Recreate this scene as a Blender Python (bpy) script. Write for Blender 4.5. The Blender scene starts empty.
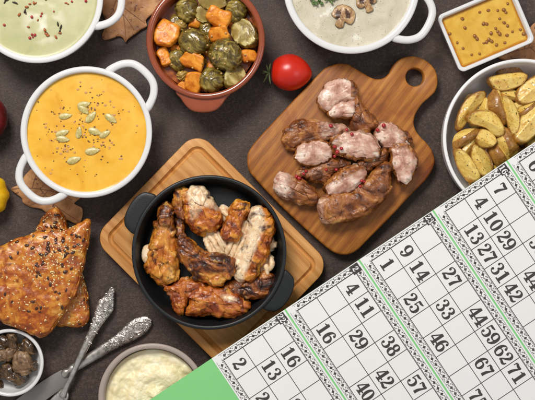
import bpy, bmesh, math, random
from mathutils import Vector, Matrix, noise, Quaternion
random.seed(7)
R = math.radians
scene = bpy.context.scene
COL = scene.collection

# ---------------------------------------------------------------- camera, light, exposure
S = 0.0012          # metres per photo pixel on the table
H = 1.3             # camera height
CX, CY = 267.5, 200.0
cam = bpy.data.objects.new('camera', bpy.data.cameras.new('camera'))
COL.objects.link(cam)
cam.location = (0, 0, H)
cam.data.sensor_width = 36
cam.data.lens = 36 * H / (535 * S)
cam.data.clip_start = 0.05
cam.data.clip_end = 50
scene.camera = cam

world = bpy.data.worlds.new('World')
scene.world = world
world.use_nodes = True
world.node_tree.nodes['Background'].inputs[0].default_value = (0.97, 0.98, 1.0, 1)
world.node_tree.nodes['Background'].inputs[1].default_value = 0.37


def area(name, loc, target, size, size_y, power, color):
    d = bpy.data.lights.new(name, 'AREA')
    d.shape = 'RECTANGLE'
    d.size = size
    d.size_y = size_y
    d.energy = power
    d.color = color
    o = bpy.data.objects.new(name, d)
    COL.objects.link(o)
    o.location = loc
    o.rotation_euler = (Vector(target) - Vector(loc)).to_track_quat('-Z', 'Y').to_euler()
    return o


area('key_softbox', (-0.42, 0.92, 1.42), (0, 0.0, 0), 0.62, 0.48, 26.5, (1.0, 0.975, 0.94))
area('fill_softbox', (1.3, -0.2, 1.6), (0, 0, 0), 0.9, 0.9, 4.5, (0.95, 0.97, 1.0))
scene.view_settings.view_transform = 'Standard'
scene.view_settings.look = 'None'
scene.view_settings.exposure = 0.0
scene.view_settings.gamma = 1.0


# ---------------------------------------------------------------- helpers
def kz(z):
    return S * (H - z) / H


def P(x, y, z=0.0):
    k = kz(z)
    return Vector(((x - CX) * k, (CY - y) * k, z))


def hexc(h):
    h = h.lstrip('#')
    out = []
    for i in (0, 2, 4):
        v = int(h[i:i + 2], 16) / 255
        out.append(v / 12.92 if v <= 0.04045 else ((v + 0.055) / 1.055) ** 2.4)
    return (*out, 1)


def tag(o, label=None, cat=None, group=None, kind=None):
    if label: o['label'] = label
    if cat: o['category'] = cat
    if group: o['group'] = group
    if kind: o['kind'] = kind
    return o


def thing(name, loc, label, cat, group=None):
    o = bpy.data.objects.new(name, None)
    o.empty_display_size = 0.01
    COL.objects.link(o)
    o.location = loc
    return tag(o, label, cat, group)


def link(name, bm, mat, parent=None, origin=None, smooth=True, zone=None):
    """bm is in world coordinates; top-level: origin given; child: verts relative to the parent"""
    if zone is not None:
        lay = bm.verts.layers.float.new('zone')
        for v, zv in zip(bm.verts, zone):
            v[lay] = zv
    root = parent
    off = Vector((0, 0, 0))
    while root is not None:
        off += Vector(root.location)
        root = root.parent
    if parent is None:
        if origin is None:
            c = Vector((0, 0, 0)); mz = 1e9
            for v in bm.verts:
                c += v.co; mz = min(mz, v.co.z)
            c /= max(1, len(bm.verts)); c.z = mz
            origin = c
        off = Vector(origin)
    bmesh.ops.translate(bm, verts=bm.verts, vec=-off)
    me = bpy.data.meshes.new(name)
    bm.to_mesh(me)
    bm.free()
    if smooth:
        for p in me.polygons:
            p.use_smooth = True
    me.materials.append(mat)
    o = bpy.data.objects.new(name, me)
    COL.objects.link(o)
    if parent is None:
        o.location = off
    else:
        o.parent = parent
    return o


def copy_tree(o, parent=None):
    c = o.copy()
    COL.objects.link(c)
    c.parent = parent
    for ch in o.children:
        copy_tree(ch, c)
    return c


def catmull(pts, n, closed=True):
    """resample a polyline (tuples of any length) smoothly to n points"""
    m = len(pts)
    dense = []
    segs = m if closed else m - 1
    sub = 10
    for i in range(segs):
        if closed:
            p0, p1, p2, p3 = pts[(i - 1) % m], pts[i], pts[(i + 1) % m], pts[(i + 2) % m]
        else:
            p0, p1, p2, p3 = pts[max(i - 1, 0)], pts[i], pts[i + 1], pts[min(i + 2, m - 1)]
        for j in range(sub):
            t = j / sub
            dense.append(tuple(0.5 * ((2 * b) + (-a + c) * t + (2 * a - 5 * b + 4 * c - d) * t * t + (-a + 3 * b - 3 * c + d) * t ** 3)
                               for a, b, c, d in zip(p0, p1, p2, p3)))
    dense.append(dense[0] if closed else tuple(pts[-1]))
    L = [0]
    for a, b in zip(dense, dense[1:]):
        L.append(L[-1] + math.hypot(b[0] - a[0], b[1] - a[1]) + (0 if len(a) < 3 else 1e-9))
    tot = L[-1]
    out = []
    k = 0
    cnt = n if closed else n - 1
    for i in range(n):
        s = tot * i / cnt
        while k < len(L) - 2 and L[k + 1] < s:
            k += 1
        f = (s - L[k]) / max(1e-9, L[k + 1] - L[k])
        out.append(tuple(a + (b - a) * f for a, b in zip(dense[k], dense[k + 1])))
    return out


def grid_faces(bm, rows, closed=True):
    fs = []
    for a, b in zip(rows, rows[1:]):
        n = len(a)
        for i in range(n if closed else n - 1):
            j = (i + 1) % n
            q = [a[i], a[j], b[j], b[i]]
            q2 = []
            for v in q:
                if v not in q2:
                    q2.append(v)
            if len(q2) >= 3:
                try:
                    fs.append(bm.faces.new(q2))
                except ValueError:
                    pass
    return fs


def fbm(p, sc, octv=4, seed=0):
    q = Vector((p.x * sc + seed * 3.1, p.y * sc - seed * 1.7, p.z * sc + seed))
    v = 0; a = 1; t = 0
    for _ in range(octv):
        v += a * noise.noise(q); t += a
        a *= 0.5; q = q * 2.03
    return v / t


def displace(bm, amp, sc, octv=4, seed=0, ridge=0, flat=None):
    bm.normal_update()
    mv = []
    for v in bm.verts:
        n = fbm(v.co, sc, octv, seed)
        if ridge:
            n = (1 - abs(n) * 2.5) * ridge + n * (1 - ridge)
        k = 1 if flat is None else flat(v)
        mv.append(v.co + v.normal * amp * n * k)
    for v, c in zip(bm.verts, mv):
        v.co = c


def puff(outline, z, h, hb=0.004, n=72, rings=14, q=0.8, p=0.8, tilt=(0, 0), zonef=None, amp=0.0012, nsc=90, seed=0, edge=0.0, ridge=0, octv=4, seg=1):
    """a rounded solid whose outline (photo pixels, at height z) is given; h above, hb below"""
    pts = catmull(outline, n)
    cx = sum(a[0] for a in pts) / n
    cy = sum(a[1] for a in pts) / n
    sxx = sum((a[0] - cx) ** 2 for a in pts); syy = sum((a[1] - cy) ** 2 for a in pts); sxy = sum((a[0] - cx) * (a[1] - cy) for a in pts)
    th_ = .5 * math.atan2(2 * sxy, sxx - syy)
    ax, ay = math.cos(th_), math.sin(th_)
    hl = max(abs((a[0] - cx) * ax + (a[1] - cy) * ay) for a in pts); hw_ = max(abs(-(a[0] - cx) * ay + (a[1] - cy) * ax) for a in pts)
    sl = max(0, hl - hw_) * .85
    med_ = [min(sl, max(-sl, ((a[0] - cx) * ax + (a[1] - cy) * ay) * sl / max(1e-6, hl) * 1.15)) for a in pts] if seg else [0] * n
    bm = bmesh.new()
    rows = []; info = []

    def ring(r, dz, t, centre=False):
        row = []
        if centre and sl * seg < .5:
            v = bm.verts.new(P(cx, cy, z) + Vector((0, 0, dz)))
            info.append((cx, cy, t)); return [v] * n
        if centre: r = .02
        for (x, y), m_ in zip(pts, med_):
            ox, oy = cx + ax * m_, cy + ay * m_
            xx = ox + (x - ox) * r; yy = oy + (y - oy) * r
            v = bm.verts.new(P(xx, yy, z) + Vector((0, 0, dz + (tilt[0] * (xx - cx) + tilt[1] * (yy - cy)) * S)))
            row.append(v); info.append((xx, yy, t))
        return row
    nb = rings // 2
    rows.append(ring(0, -hb, -1, True))
    for i in range(1, nb):
        a = (1 - i / nb) * math.pi / 2
        rows.append(ring(math.cos(a) ** q, -hb * math.sin(a) ** p, -math.sin(a)))
    for i in range(0, rings):
        a = i / rings * math.pi / 2
        rows.append(ring(math.cos(a) ** q, h * math.sin(a) ** p, i / rings))
    rl = math.cos((rings - 1) / rings * math.pi / 2) ** q
    ni = int(rl * 26)
    hl_ = h * math.sin((rings - 1) / rings * math.pi / 2) ** p
    for i in range(1, ni):
        rows.append(ring(rl * (1 - i / ni), hl_ + (h - hl_) * i / ni, 1))
    rows.append(ring(0, h, 1, True))
    grid_faces(bm, rows)
    if sl * seg >= .5:
        for rw_ in (rows[0], rows[-1]):
            try: bm.faces.new(rw_)
            except ValueError: pass
    bmesh.ops.recalc_face_normals(bm, faces=bm.faces)
    if amp:
        displace(bm, amp, nsc, octv, seed, ridge)
    bm.normal_update()
    zone = None
    if zonef:
        zone = [min(1, max(0, zonef(x, y, t, v.normal.z))) for v, (x, y, t) in zip(bm.verts, info)]
    return bm, zone


def loft(spine, n=56, m=28, zonef=None, amp=0.001, nsc=90, seed=0, sq=1.0, ridge=0, cap=0.12, octv=4):
    """spine points (px x, px y, z metres, half width px, half height m) -> rounded tube"""
    pts = catmull(spine, n, closed=False)
    W = [P(a[0], a[1], a[2]) for a in pts]
    bm = bmesh.new(); rows = []; info = []
    for i in range(n):
        a = W[max(i - 1, 0)]; b = W[min(i + 1, n - 1)]
        t = (b - a).normalized()
        side = Vector((0, 0, 1)).cross(t).normalized()
        up = t.cross(side)
        s = i / (n - 1)
        e = min(s, 1 - s) / cap if cap else 1
        f = math.sqrt(max(0.0, 1 - (1 - min(1, e)) ** 2)) if e < 1 else 1
        f = max(f, 0.02)
        rw = pts[i][3] * S * f; rh = pts[i][4] * f
        row = []
        for j in range(m):
            ang = 2 * math.pi * j / m
            c, d = math.cos(ang), math.sin(ang)
            c = math.copysign(abs(c) ** sq, c); d = math.copysign(abs(d) ** sq, d)
            row.append(bm.verts.new(W[i] + side * (c * rw) + up * (d * rh)))
            info.append((pts[i][0], pts[i][1], s, ang))
        rows.append(row)
    grid_faces(bm, rows)
    bm.faces.new(rows[0]); bm.faces.new(rows[-1])
    bmesh.ops.recalc_face_normals(bm, faces=bm.faces)
    if amp:
        displace(bm, amp, nsc, octv, seed, ridge)
    zone = None
    if zonef:
        zone = [min(1, max(0, zonef(*f_))) for f_ in info]
    return bm, zone


def lathe(bm, centre, prof, n=128, sx=1, sy=1, rot=0):
    """prof: (radius m, z m)"""
    rows = []
    for r, z in prof:
        if r <= 1e-6:
            v = bm.verts.new(centre + Vector((0, 0, z)))
            rows.append([v] * n)
        else:
            row = []
            for i in range(n):
                a = 2 * math.pi * i / n
                x, y = r * sx * math.cos(a), r * sy * math.sin(a)
                row.append(bm.verts.new(centre + Vector((x * math.cos(rot) - y * math.sin(rot), x * math.sin(rot) + y * math.cos(rot), z))))
            rows.append(row)
    grid_faces(bm, rows)
    return bm


def smooth_prof(pts, n):
    return [(max(0, a), b) for a, b in catmull(pts, n, closed=False)]


def tube(bm, pts, rw, rh, m=16, closed=False, up0=Vector((0, 0, 1))):
    n = len(pts); rows = []
    for i in range(n):
        a = pts[(i - 1) % n] if closed else pts[max(i - 1, 0)]
        b = pts[(i + 1) % n] if closed else pts[min(i + 1, n - 1)]
        t = (b - a).normalized()
        side = up0.cross(t)
        side = side.normalized() if side.length > 1e-6 else Vector((1, 0, 0))
        up = t.cross(side)
        w = rw[i] if isinstance(rw, list) else rw
        h = rh[i] if isinstance(rh, list) else rh
        rows.append([bm.verts.new(pts[i] + side * (math.cos(2 * math.pi * j / m) * w) + up * (math.sin(2 * math.pi * j / m) * h)) for j in range(m)])
    if closed:
        rows.append(rows[0])
    grid_faces(bm, rows)
    if not closed:
        bm.faces.new(rows[0]); bm.faces.new(rows[-1])
    return bm


def slab(outline, z0, z1, bev=0.002, n=160, hole=None, smooth=True, steps=4):
    """flat board with rounded edges; outline px at its top height; hole = (cx,cy,r px)"""
    pts = catmull(outline, n) if smooth else outline
    n = len(pts)
    W = [P(a, b, z1).xy for a, b in pts]
    # inward normals
    area2 = sum(W[i].x * W[(i + 1) % n].y - W[(i + 1) % n].x * W[i].y for i in range(n))
    sg = 1 if area2 > 0 else -1
    nrm = []
    for i in range(n):
        t = (W[(i + 1) % n] - W[i - 1]).normalized()
        nrm.append(Vector((-t.y, t.x)) * sg)
    bm = bmesh.new()
    rows = []
    prof = [(bev * (1 - math.cos(a)), z0 + bev * (1 - math.sin(a))) for a in []]
    for k in range(steps + 1):
        a = k / steps * math.pi / 2
        prof.append((bev * (1 - math.sin(a)), z0 + bev * (1 - math.cos(a))))
    for k in range(steps + 1):
        a = k / steps * math.pi / 2
        prof.append((bev * (1 - math.cos(a)), z1 - bev * (1 - math.sin(a))))
    for ins, z in prof:
        rows.append([bm.verts.new((W[i].x + nrm[i].x * ins, W[i].y + nrm[i].y * ins, z)) for i in range(n)])
    grid_faces(bm, rows)
    if hole:
        hx, hy, hr = hole
        c = P(hx, hy, z1); m = 48; rr = hr * kz(z1)
        hp = [(bev, z1), (bev * .3, z1 - bev * .3), (0, z1 - bev), (0, z0 + bev), (bev, z0)]
        hrows = []
        for ins, z in hp:
            hrows.append([bm.verts.new((c.x + (rr + ins) * math.cos(2 * math.pi * i / m), c.y + (rr + ins) * math.sin(2 * math.pi * i / m), z)) for i in range(m)])
        grid_faces(bm, hrows)
        bm.edges.ensure_lookup_table()
        for outer, inner in ((rows[-1], hrows[0]), (rows[0], hrows[-1])):
            es = []
            for loop in (outer, inner):
                for i in range(len(loop)):
                    e = bm.edges.get((loop[i], loop[(i + 1) % len(loop)]))
                    es.append(e)
            bmesh.ops.triangle_fill(bm, use_beauty=True, edges=es)
    else:
        bm.faces.new(rows[-1]); bm.faces.new(rows[0])
    bmesh.ops.recalc_face_normals(bm, faces=bm.faces)
    return bm


def shade(o, angle=35):
    me = o.data
    for p in me.polygons: p.use_smooth = True
    me.set_sharp_from_angle(angle=R(angle))


# ---------------------------------------------------------------- materials
class NT:
    def __init__(s, name):
        s.m = bpy.data.materials.new(name)
        s.m.use_nodes = True
        s.t = s.m.node_tree
        s.b = s.t.nodes['Principled BSDF']
        s.tc = s.t.nodes.new('ShaderNodeTexCoord').outputs['Object']

    def n(s, typ, **k):
        nd = s.t.nodes.new('ShaderNode' + typ)
        for a, v in k.items():
            if a.startswith('_'):
                setattr(nd, a[1:], v)
            else:
                key = a.replace('__', ' ')
                sock = nd.inputs[int(key[1:])] if key[0] == 'i' and key[1:].isdigit() else nd.inputs[key]
                s.set(sock, v)
        return nd

    def set(s, sock, v):
        if hasattr(v, 'is_output') or isinstance(v, bpy.types.NodeSocket):
            s.t.links.new(v, sock)
        elif hasattr(v, 'outputs'):
            s.t.links.new(v.outputs[0], sock)
        else:
            sock.default_value = v

    def p(s, **k):
        for a, v in k.items():
            s.set(s.b.inputs[a.replace('__', ' ')], v)

    def noise(s, scale, detail=5, rough=.55, dist=0, vec=None):
        return s.n('TexNoise', Vector=vec or s.tc, Scale=scale, Detail=detail, Roughness=rough, Distortion=dist).outputs['Fac']

    def vor(s, scale, vec=None, feat='F1', rand=1):
        nd = s.n('TexVoronoi', Vector=vec or s.tc, Scale=scale, _feature=feat)
        nd.inputs['Randomness'].default_value = rand
        return nd

    def ramp(s, fac, stops, interp='LINEAR'):
        nd = s.n('ValToRGB', Fac=fac)
        cr = nd.color_ramp
        cr.interpolation = interp
        while len(cr.elements) < len(stops):
            cr.elements.new(0.5)
        for e, (pos, c) in zip(cr.elements, stops):
            e.position = pos
            e.color = hexc(c) if isinstance(c, str) else ((c, c, c, 1) if not isinstance(c, tuple) else c)
        return nd.outputs['Color']

    def mix(s, fac, a, b, mode='MIX'):
        nd = s.t.nodes.new('ShaderNodeMix')
        nd.data_type = 'RGBA'
        nd.blend_type = mode
        nd.clamp_factor = True
        s.set(nd.inputs[0], fac)
        s.set(nd.inputs[6], hexc(a) if isinstance(a, str) else a)
        s.set(nd.inputs[7], hexc(b) if isinstance(b, str) else b)
        return nd.outputs[2]

    def math(s, op, a, b=0.0, c=0.0, clamp=False):
        nd = s.t.nodes.new('ShaderNodeMath')
        nd.operation = op
        nd.use_clamp = clamp
        s.set(nd.inputs[0], a); s.set(nd.inputs[1], b); s.set(nd.inputs[2], c)
        return nd.outputs[0]

    def bump(s, h, strength=.5, dist=.001, normal=None):
        nd = s.n('Bump', Height=h, Strength=strength, Distance=dist)
        if normal is not None:
            s.t.links.new(normal, nd.inputs['Normal'])
        return nd.outputs['Normal']

    def attr(s, name):
        return s.n('Attribute', _attribute_name=name).outputs['Fac']


def food(name, stops, scale=90, detail=6, dist=.6, rough=.4, bump=.5, bsc=300, sss=0.0, spots=(), zone=None, coat=0.0, zmix=.25, specs=.5, rvar=.15, bd=.0008):
    t = NT(name)
    base = t.ramp(t.noise(scale, detail, .6, dist), stops)
    if zone:
        zst, zsc = zone
        zc = t.ramp(t.noise(zsc, 5, .6, 1.2), zst)
        a = t.attr('zone')
        nz = t.math('SUBTRACT', t.noise(scale * 1.3, 5, .6), .5)
        f = t.math('ADD', a, t.math('MULTIPLY', nz, zmix * 4))
        f = t.n('MapRange', Value=f, i1=.5 - zmix, i2=.5 + zmix, i3=0.0, i4=1.0).outputs[0]
        base = t.mix(f, base, zc)
    for col, ssc, th, w in spots:
        v = t.noise(ssc, 3, .5, .3)
        f = t.n('MapRange', Value=v, i1=th, i2=th + w, i3=0.0, i4=1.0).outputs[0]
        base = t.mix(f, base, col)
    t.p(Base__Color=base)
    rn = t.noise(scale * 2.2, 4)
    t.p(Roughness=t.n('MapRange', Value=rn, i1=.3, i2=.7, i3=max(.05, rough - rvar), i4=min(1, rough + rvar)).outputs[0])
    hgt = t.math('ADD', t.noise(bsc, 6, .65), t.math('MULTIPLY', t.noise(bsc * .3, 4), 1.5))
    t.p(Normal=t.bump(hgt, bump, bd))
    t.p(Specular__IOR__Level=specs)
    if sss:
        t.p(Subsurface__Weight=sss, Subsurface__Scale=.004)
        t.b.inputs['Subsurface Radius'].default_value = (1, .5, .25)
    if coat:
        t.p(Coat__Weight=coat, Coat__Roughness=.12)
    return t.m


def plain(name, col, rough=.4, metal=0, bump=None, spec=.5, coat=0, sss=0, var=None):
    t = NT(name)
    c = hexc(col)
    if var:
        c = t.mix(t.noise(var[1], 5, .6), hexc(col), hexc(var[0]))
    t.p(Base__Color=c, Roughness=rough, Metallic=metal, Specular__IOR__Level=spec)
    if bump:
        t.p(Normal=t.bump(t.noise(bump[0], 5, .6), bump[1], bump[2]))
    if coat: t.p(Coat__Weight=coat, Coat__Roughness=.08)
    if sss: t.p(Subsurface__Weight=sss, Subsurface__Scale=.003)
    return t.m


def wood(name, stops, ang, sc=1.0, plank=0, rough=.45, tint=('#000000', 0), stain=None):
    t = NT(name)
    mp = t.n('Mapping', Vector=t.tc, Rotation=(0, 0, R(ang)))
    sepa = t.n('SeparateXYZ', Vector=mp)
    vec = mp.outputs[0]
    if plank:
        idx = t.math('FLOOR', t.math('MULTIPLY', sepa.outputs[1], plank))
        wn = t.n('TexWhiteNoise', Vector=t.n('CombineXYZ', X=idx).outputs[0])
        off = t.n('CombineXYZ', X=t.math('MULTIPLY', wn.outputs['Value'], 3.0), Y=t.math('MULTIPLY', wn.outputs['Value'], 1.0))
        vec = t.n('VectorMath', _operation='ADD', i0=vec, i1=off.outputs[0]).outputs[0]
    st = t.n('Mapping', Vector=vec, Scale=(7 * sc, 60 * sc, 30 * sc)).outputs[0]
    g = t.noise(1.0, 5, .55, 1.1, st)
    fib = t.noise(1.0, 3, .6, 0, t.n('Mapping', Vector=vec, Scale=(45, 900, 500)).outputs[0])
    rings = t.n('TexWave', Vector=t.n('Mapping', Vector=vec, Scale=(5 * sc, 36 * sc, 20 * sc)).outputs[0], Scale=1.0, Distortion=7.0, Detail=3.0, Detail__Scale=.7, _bands_direction='Y').outputs['Fac']
    v = t.math('ADD', t.math('MULTIPLY', g, .52), t.math('ADD', t.math('MULTIPLY', rings, .12), t.math('MULTIPLY', fib, .34)))
    c = t.ramp(v, stops)
    if plank:
        pv = t.n('MapRange', Value=wn.outputs['Value'], i1=0., i2=1., i3=.82, i4=1.1).outputs[0]
        c = t.mix(1.0, c, t.n('CombineXYZ', X=pv, Y=pv, Z=pv).outputs[0], 'MULTIPLY')
    if stain:
        col, ssc, a, b = stain
        f = t.n('MapRange', Value=t.noise(ssc, 5, .6, .5), i1=a, i2=b, i3=0., i4=.8).outputs[0]
        c = t.mix(f, c, col, 'MULTIPLY')
    t.p(Base__Color=c, Roughness=t.n('MapRange', Value=g, i1=.3, i2=.7, i3=rough - .08, i4=rough + .12).outputs[0], Specular__IOR__Level=.4)
    t.p(Normal=t.bump(t.math('ADD', fib, t.math('MULTIPLY', g, .6)), .25, .0006))
    return t.m


M = {}
M['ceramic'] = plain('white glazed ceramic', '#dddbd9', .12, spec=.6, bump=(25, .05, .001), coat=.3)
M['terracotta'] = plain('glazed terracotta', '#9f4c2b', .16, spec=.6, coat=.6, bump=(60, .1, .001), var=('#7e3719', 55))
M['bowl_grey'] = plain('pale grey ceramic', '#f0edeb', .25, spec=.5, coat=.2, bump=(40, .08, .001), var=('#e6e2e0', 30))
M['bowl_taupe'] = plain('taupe stoneware', '#ab9b91', .4, spec=.4, bump=(300, .15, .0005), var=('#a08f85', 90))
M['iron'] = plain('black cast iron', '#17191b', .42, spec=.45, bump=(900, .35, .0004), var=('#121415', 60))
M['ink'] = plain('printing ink', '#45413f', .6, spec=.2)
M['ink_grey'] = plain('grey printing ink', '#8d8987', .6, spec=.2)
M['paper'] = plain('uncoated white card', '#ebe9e6', .65, spec=.25, bump=(500, .1, .0003), var=('#e5e3e0', 40))
M['green'] = plain('green card', '#7fc97d', .6, spec=.25, bump=(500, .1, .0003), var=('#86cf84', 30))

# table
t = NT('dark stone tabletop')
n1 = t.noise(9, 6, .6); n2 = t.noise(260, 4, .7); n3 = t.noise(900, 2, .6)
c = t.ramp(n1, [(.3, '#302420'), (.5, '#3e302a'), (.7, '#4d3d34')])
c = t.mix(t.n('MapRange', Value=n2, i1=.46, i2=.72, i3=0., i4=.6).outputs[0], c, '#6d5c53')
c = t.mix(t.n('MapRange', Value=n3, i1=.58, i2=.7, i3=0., i4=.5).outputs[0], c, '#857770')
c = t.mix(t.n('MapRange', Value=t.noise(45, 5, .65), i1=.5, i2=.75, i3=0., i4=.55).outputs[0], c, '#2c2423')
t.p(Base__Color=c, Roughness=t.n('MapRange', Value=n2, i1=.3, i2=.7, i3=.45, i4=.7).outputs[0], Specular__IOR__Level=.35)
t.p(Normal=t.bump(t.math('ADD', n2, t.math('ADD', n3, t.math('MULTIPLY', t.noise(40, 5), 2.0))), .5, .0006))
M['table'] = t.m

M['board_dark'] = wood('oiled orange brown wood', [(.25, '#6e3b10'), (.45, '#985a1e'), (.6, '#b3732c'), (.8, '#cb9148')], -52, .9, stain=('#c08a50', 14, .5, .7))
M['board_light'] = wood('light beech wood', [(.25, '#a9682e'), (.45, '#c68846'), (.62, '#d69c5a'), (.85, '#e5b67a')], 45, .9, plank=22)
M['leaf'] = food('dry brown leaf', [(.3, '#85532f'), (.5, '#ad7848'), (.7, '#c89562')], 60, 5, .5, .6, .5, 180, spots=(('#6a3f28', 220, .62, .06),))
M['leaf_vein'] = plain('leaf vein', '#8a5c3c', .6)

M['soup_orange'] = food('pumpkin soup', [(.3, '#dd9e1e'), (.5, '#e6ae30'), (.7, '#ebb840')], 30, 4, 1.5, .28, .12, 60, sss=.25, spots=(('#a5641c', 700, .74, .03),), rvar=.06, coat=.15)
M['soup_cream'] = food('mushroom cream soup', [(.3, '#b8ad93'), (.5, '#c4baa2'), (.7, '#d0c7b2')], 40, 6, 1.2, .35, .35, 120, sss=.15, spots=(('#8f8266', 420, .69, .04), ('#5b5040', 900, .74, .03), ('#e0dccb', 60, .6, .1)), rvar=.08)
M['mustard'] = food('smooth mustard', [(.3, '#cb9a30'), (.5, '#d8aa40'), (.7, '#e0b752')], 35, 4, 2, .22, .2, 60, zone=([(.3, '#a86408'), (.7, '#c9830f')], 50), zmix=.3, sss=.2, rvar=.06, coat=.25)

# green soup with a cream swirl
t = NT('green pea cream soup')
c = t.ramp(t.noise(35, 5, .6, 1), [(.3, '#a9a873'), (.5, '#b4b17e'), (.7, '#bebb8c')])
mp = t.n('Mapping', Vector=t.tc, Location=(-.009, .030, 0)).outputs[0]
sw = t.n('TexWave', Vector=mp, Scale=14.0, Distortion=12.0, Detail=3.0, Detail__Scale=1.2, _wave_type='RINGS').outputs['Fac']
mk = t.n('MapRange', Value=t.n('VectorMath', _operation='LENGTH', i0=mp).outputs['Value'], i1=.016, i2=.034, i3=1., i4=0.).outputs[0]
f = t.math('MULTIPLY', t.n('MapRange', Value=sw, i1=.35, i2=.8, i3=0., i4=.95).outputs[0], mk)
c = t.mix(f, c, '#efe9d6')
c = t.mix(t.n('MapRange', Value=t.noise(850, 2), i1=.7, i2=.74, i3=0., i4=.6).outputs[0], c, '#7f7747')
t.p(Base__Color=c, Roughness=.3, Subsurface__Weight=.2, Subsurface__Scale=.003, Normal=t.bump(t.noise(70, 4), .15, .001))
M['soup_green'] = t.m

M['mash'] = food('mashed potato', [(.3, '#ecdba6'), (.5, '#f4e6bd'), (.7, '#f8efd2')], 60, 5, .8, .38, .35, 140, sss=.35, spots=(('#8a7a3a', 900, .75, .02),), rvar=.1)
M['oil'] = food('orange braising juice', [(.3, '#6a2a0c'), (.5, '#93481a'), (.7, '#b5672a')], 60, 4, 1, .12, .2, 120, coat=.6)
M['pumpkin'] = food('roasted pumpkin flesh', [(.3, '#b45c10'), (.45, '#d5801e'), (.58, '#e89c34'), (.75, '#f2bd62')], 70, 6, .8, .32, .25, 260, sss=.25, spots=(('#4a2a10', 900, .69, .03), ('#b5571a', 90, .56, .14)), coat=.0, specs=.3)
M['sprout'] = food('cooked brussels sprout', [(.3, '#2c210a'), (.42, '#524114'), (.52, '#786326'), (.62, '#a08b40'), (.76, '#cbb976')], 45, 6, 3.0, .26, .55, 160, sss=.1, spots=(('#2a1c0a', 70, .58, .12), ('#7d6a2a', 150, .6, .1)), coat=.4)
M['sprout_pale'] = food('pale cut brussels sprout', [(.3, '#6e511c'), (.45, '#967733'), (.6, '#b89a50'), (.75, '#d3bd7c')], 60, 6, 3, .28, .6, 180, sss=.15, spots=(('#4d4215', 160, .6, .08),), coat=.4)
t = NT('cut brussels sprout')
outer = t.ramp(t.noise(45, 6, .6, 3), [(.3, '#3a2d0e'), (.45, '#665020'), (.6, '#8c7634'), (.75, '#b8a562')])
wv = t.n('TexWave', Vector=t.tc, Scale=48.0, Distortion=5.0, Detail=4.0, Detail__Scale=2.5, _wave_type='RINGS').outputs['Fac']
inner = t.ramp(wv, [(.0, '#8a7232'), (.35, '#9d863f'), (.7, '#b19b55'), (.95, '#c6b476')])
inner = t.mix(t.n('MapRange', Value=t.noise(60, 4), i1=.46, i2=.66, i3=0., i4=.85).outputs[0], inner, '#5d4316')
t.p(Base__Color=t.mix(t.attr('zone'), outer, inner), Roughness=.3, Coat__Weight=.3, Coat__Roughness=.15, Normal=t.bump(t.math('ADD', wv, t.noise(160, 5)), .4, .0008))
M['sprout_cut'] = t.m
M['mseed'] = food('mustard seed', [(.3, '#a87b46'), (.6, '#cfa568')], 900, 2, 0, .3, .1, 600)
M['bseed'] = food('brown mustard seed', [(.3, '#6d3c14'), (.6, '#a36a28')], 500, 2, 0, .25, .1, 600, coat=.3)
M['pseed'] = food('pumpkin seed', [(.3, '#9a8a44'), (.5, '#bfae6a'), (.7, '#dccb94')], 260, 4, 1, .35, .3, 400, coat=.2)
M['pepper_red'] = food('pink peppercorn', [(.3, '#7e1016'), (.5, '#a8161f'), (.7, '#c6343a')], 400, 4, 0, .25, .5, 900, coat=.4)
M['fleck'] = plain('dark ground pepper', '#6e4520', .6)
M['char'] = plain('dark fried crumb', '#2c2018', .5, bump=(900, .6, .0006))
M['amber'] = plain('amber fried crumb', '#a5521a', .35, bump=(900, .6, .0006), coat=.3)

SKIN = [(.28, '#3a1405'), (.4, '#8a3c0c'), (.5, '#ba6414'), (.6, '#d88d28'), (.75, '#eab152')]
SKIN_G = [(.25, '#742f0a'), (.4, '#b46018'), (.52, '#d38c30'), (.64, '#e3aa56'), (.8, '#efcd92')]
SKIN_D = [(.3, '#1c0b05'), (.42, '#4a200a'), (.52, '#8a4713'), (.62, '#b87224'), (.78, '#d6983c')]
MEAT = [(.3, '#d8aa78'), (.5, '#eccda4'), (.7, '#f6e3c6')]
SPK = (('#4a1f0a', 62, .57, .12), ('#e0a850', 90, .64, .1), ('#2e1408', 420, .66, .05), ('#f0d9a8', 1100, .74, .03))
M['ch_skin'] = food('roasted chicken skin', SKIN, 48, 7, 1.0, .34, .8, 260, sss=.12, spots=SPK, zone=(MEAT, 120), coat=.2)
M['ch_gold'] = food('golden chicken skin', SKIN_G, 42, 7, 1.0, .34, .7, 260, sss=.15, spots=SPK, zone=(SKIN_D, 80), coat=.2)
M['ch_dark'] = food('dark crisp chicken skin', SKIN_D, 52, 7, 1.2, .34, .9, 260, sss=.05, spots=SPK, zone=(SKIN_G, 90), coat=.2)
M['ch_red'] = food('red brown chicken skin', [(.28, '#3e1507'), (.4, '#8f3d10'), (.52, '#bd6820'), (.64, '#d8943e'), (.8, '#e6b978')], 48, 7, 1, .34, .8, 260, sss=.12, spots=SPK, zone=(MEAT, 120), coat=.2)
M['ch_meat'] = food('white chicken meat', MEAT, 100, 5, 1.5, .42, .7, 300, sss=.3, spots=(('#b98a58', 260, .66, .06),), coat=.1)

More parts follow.
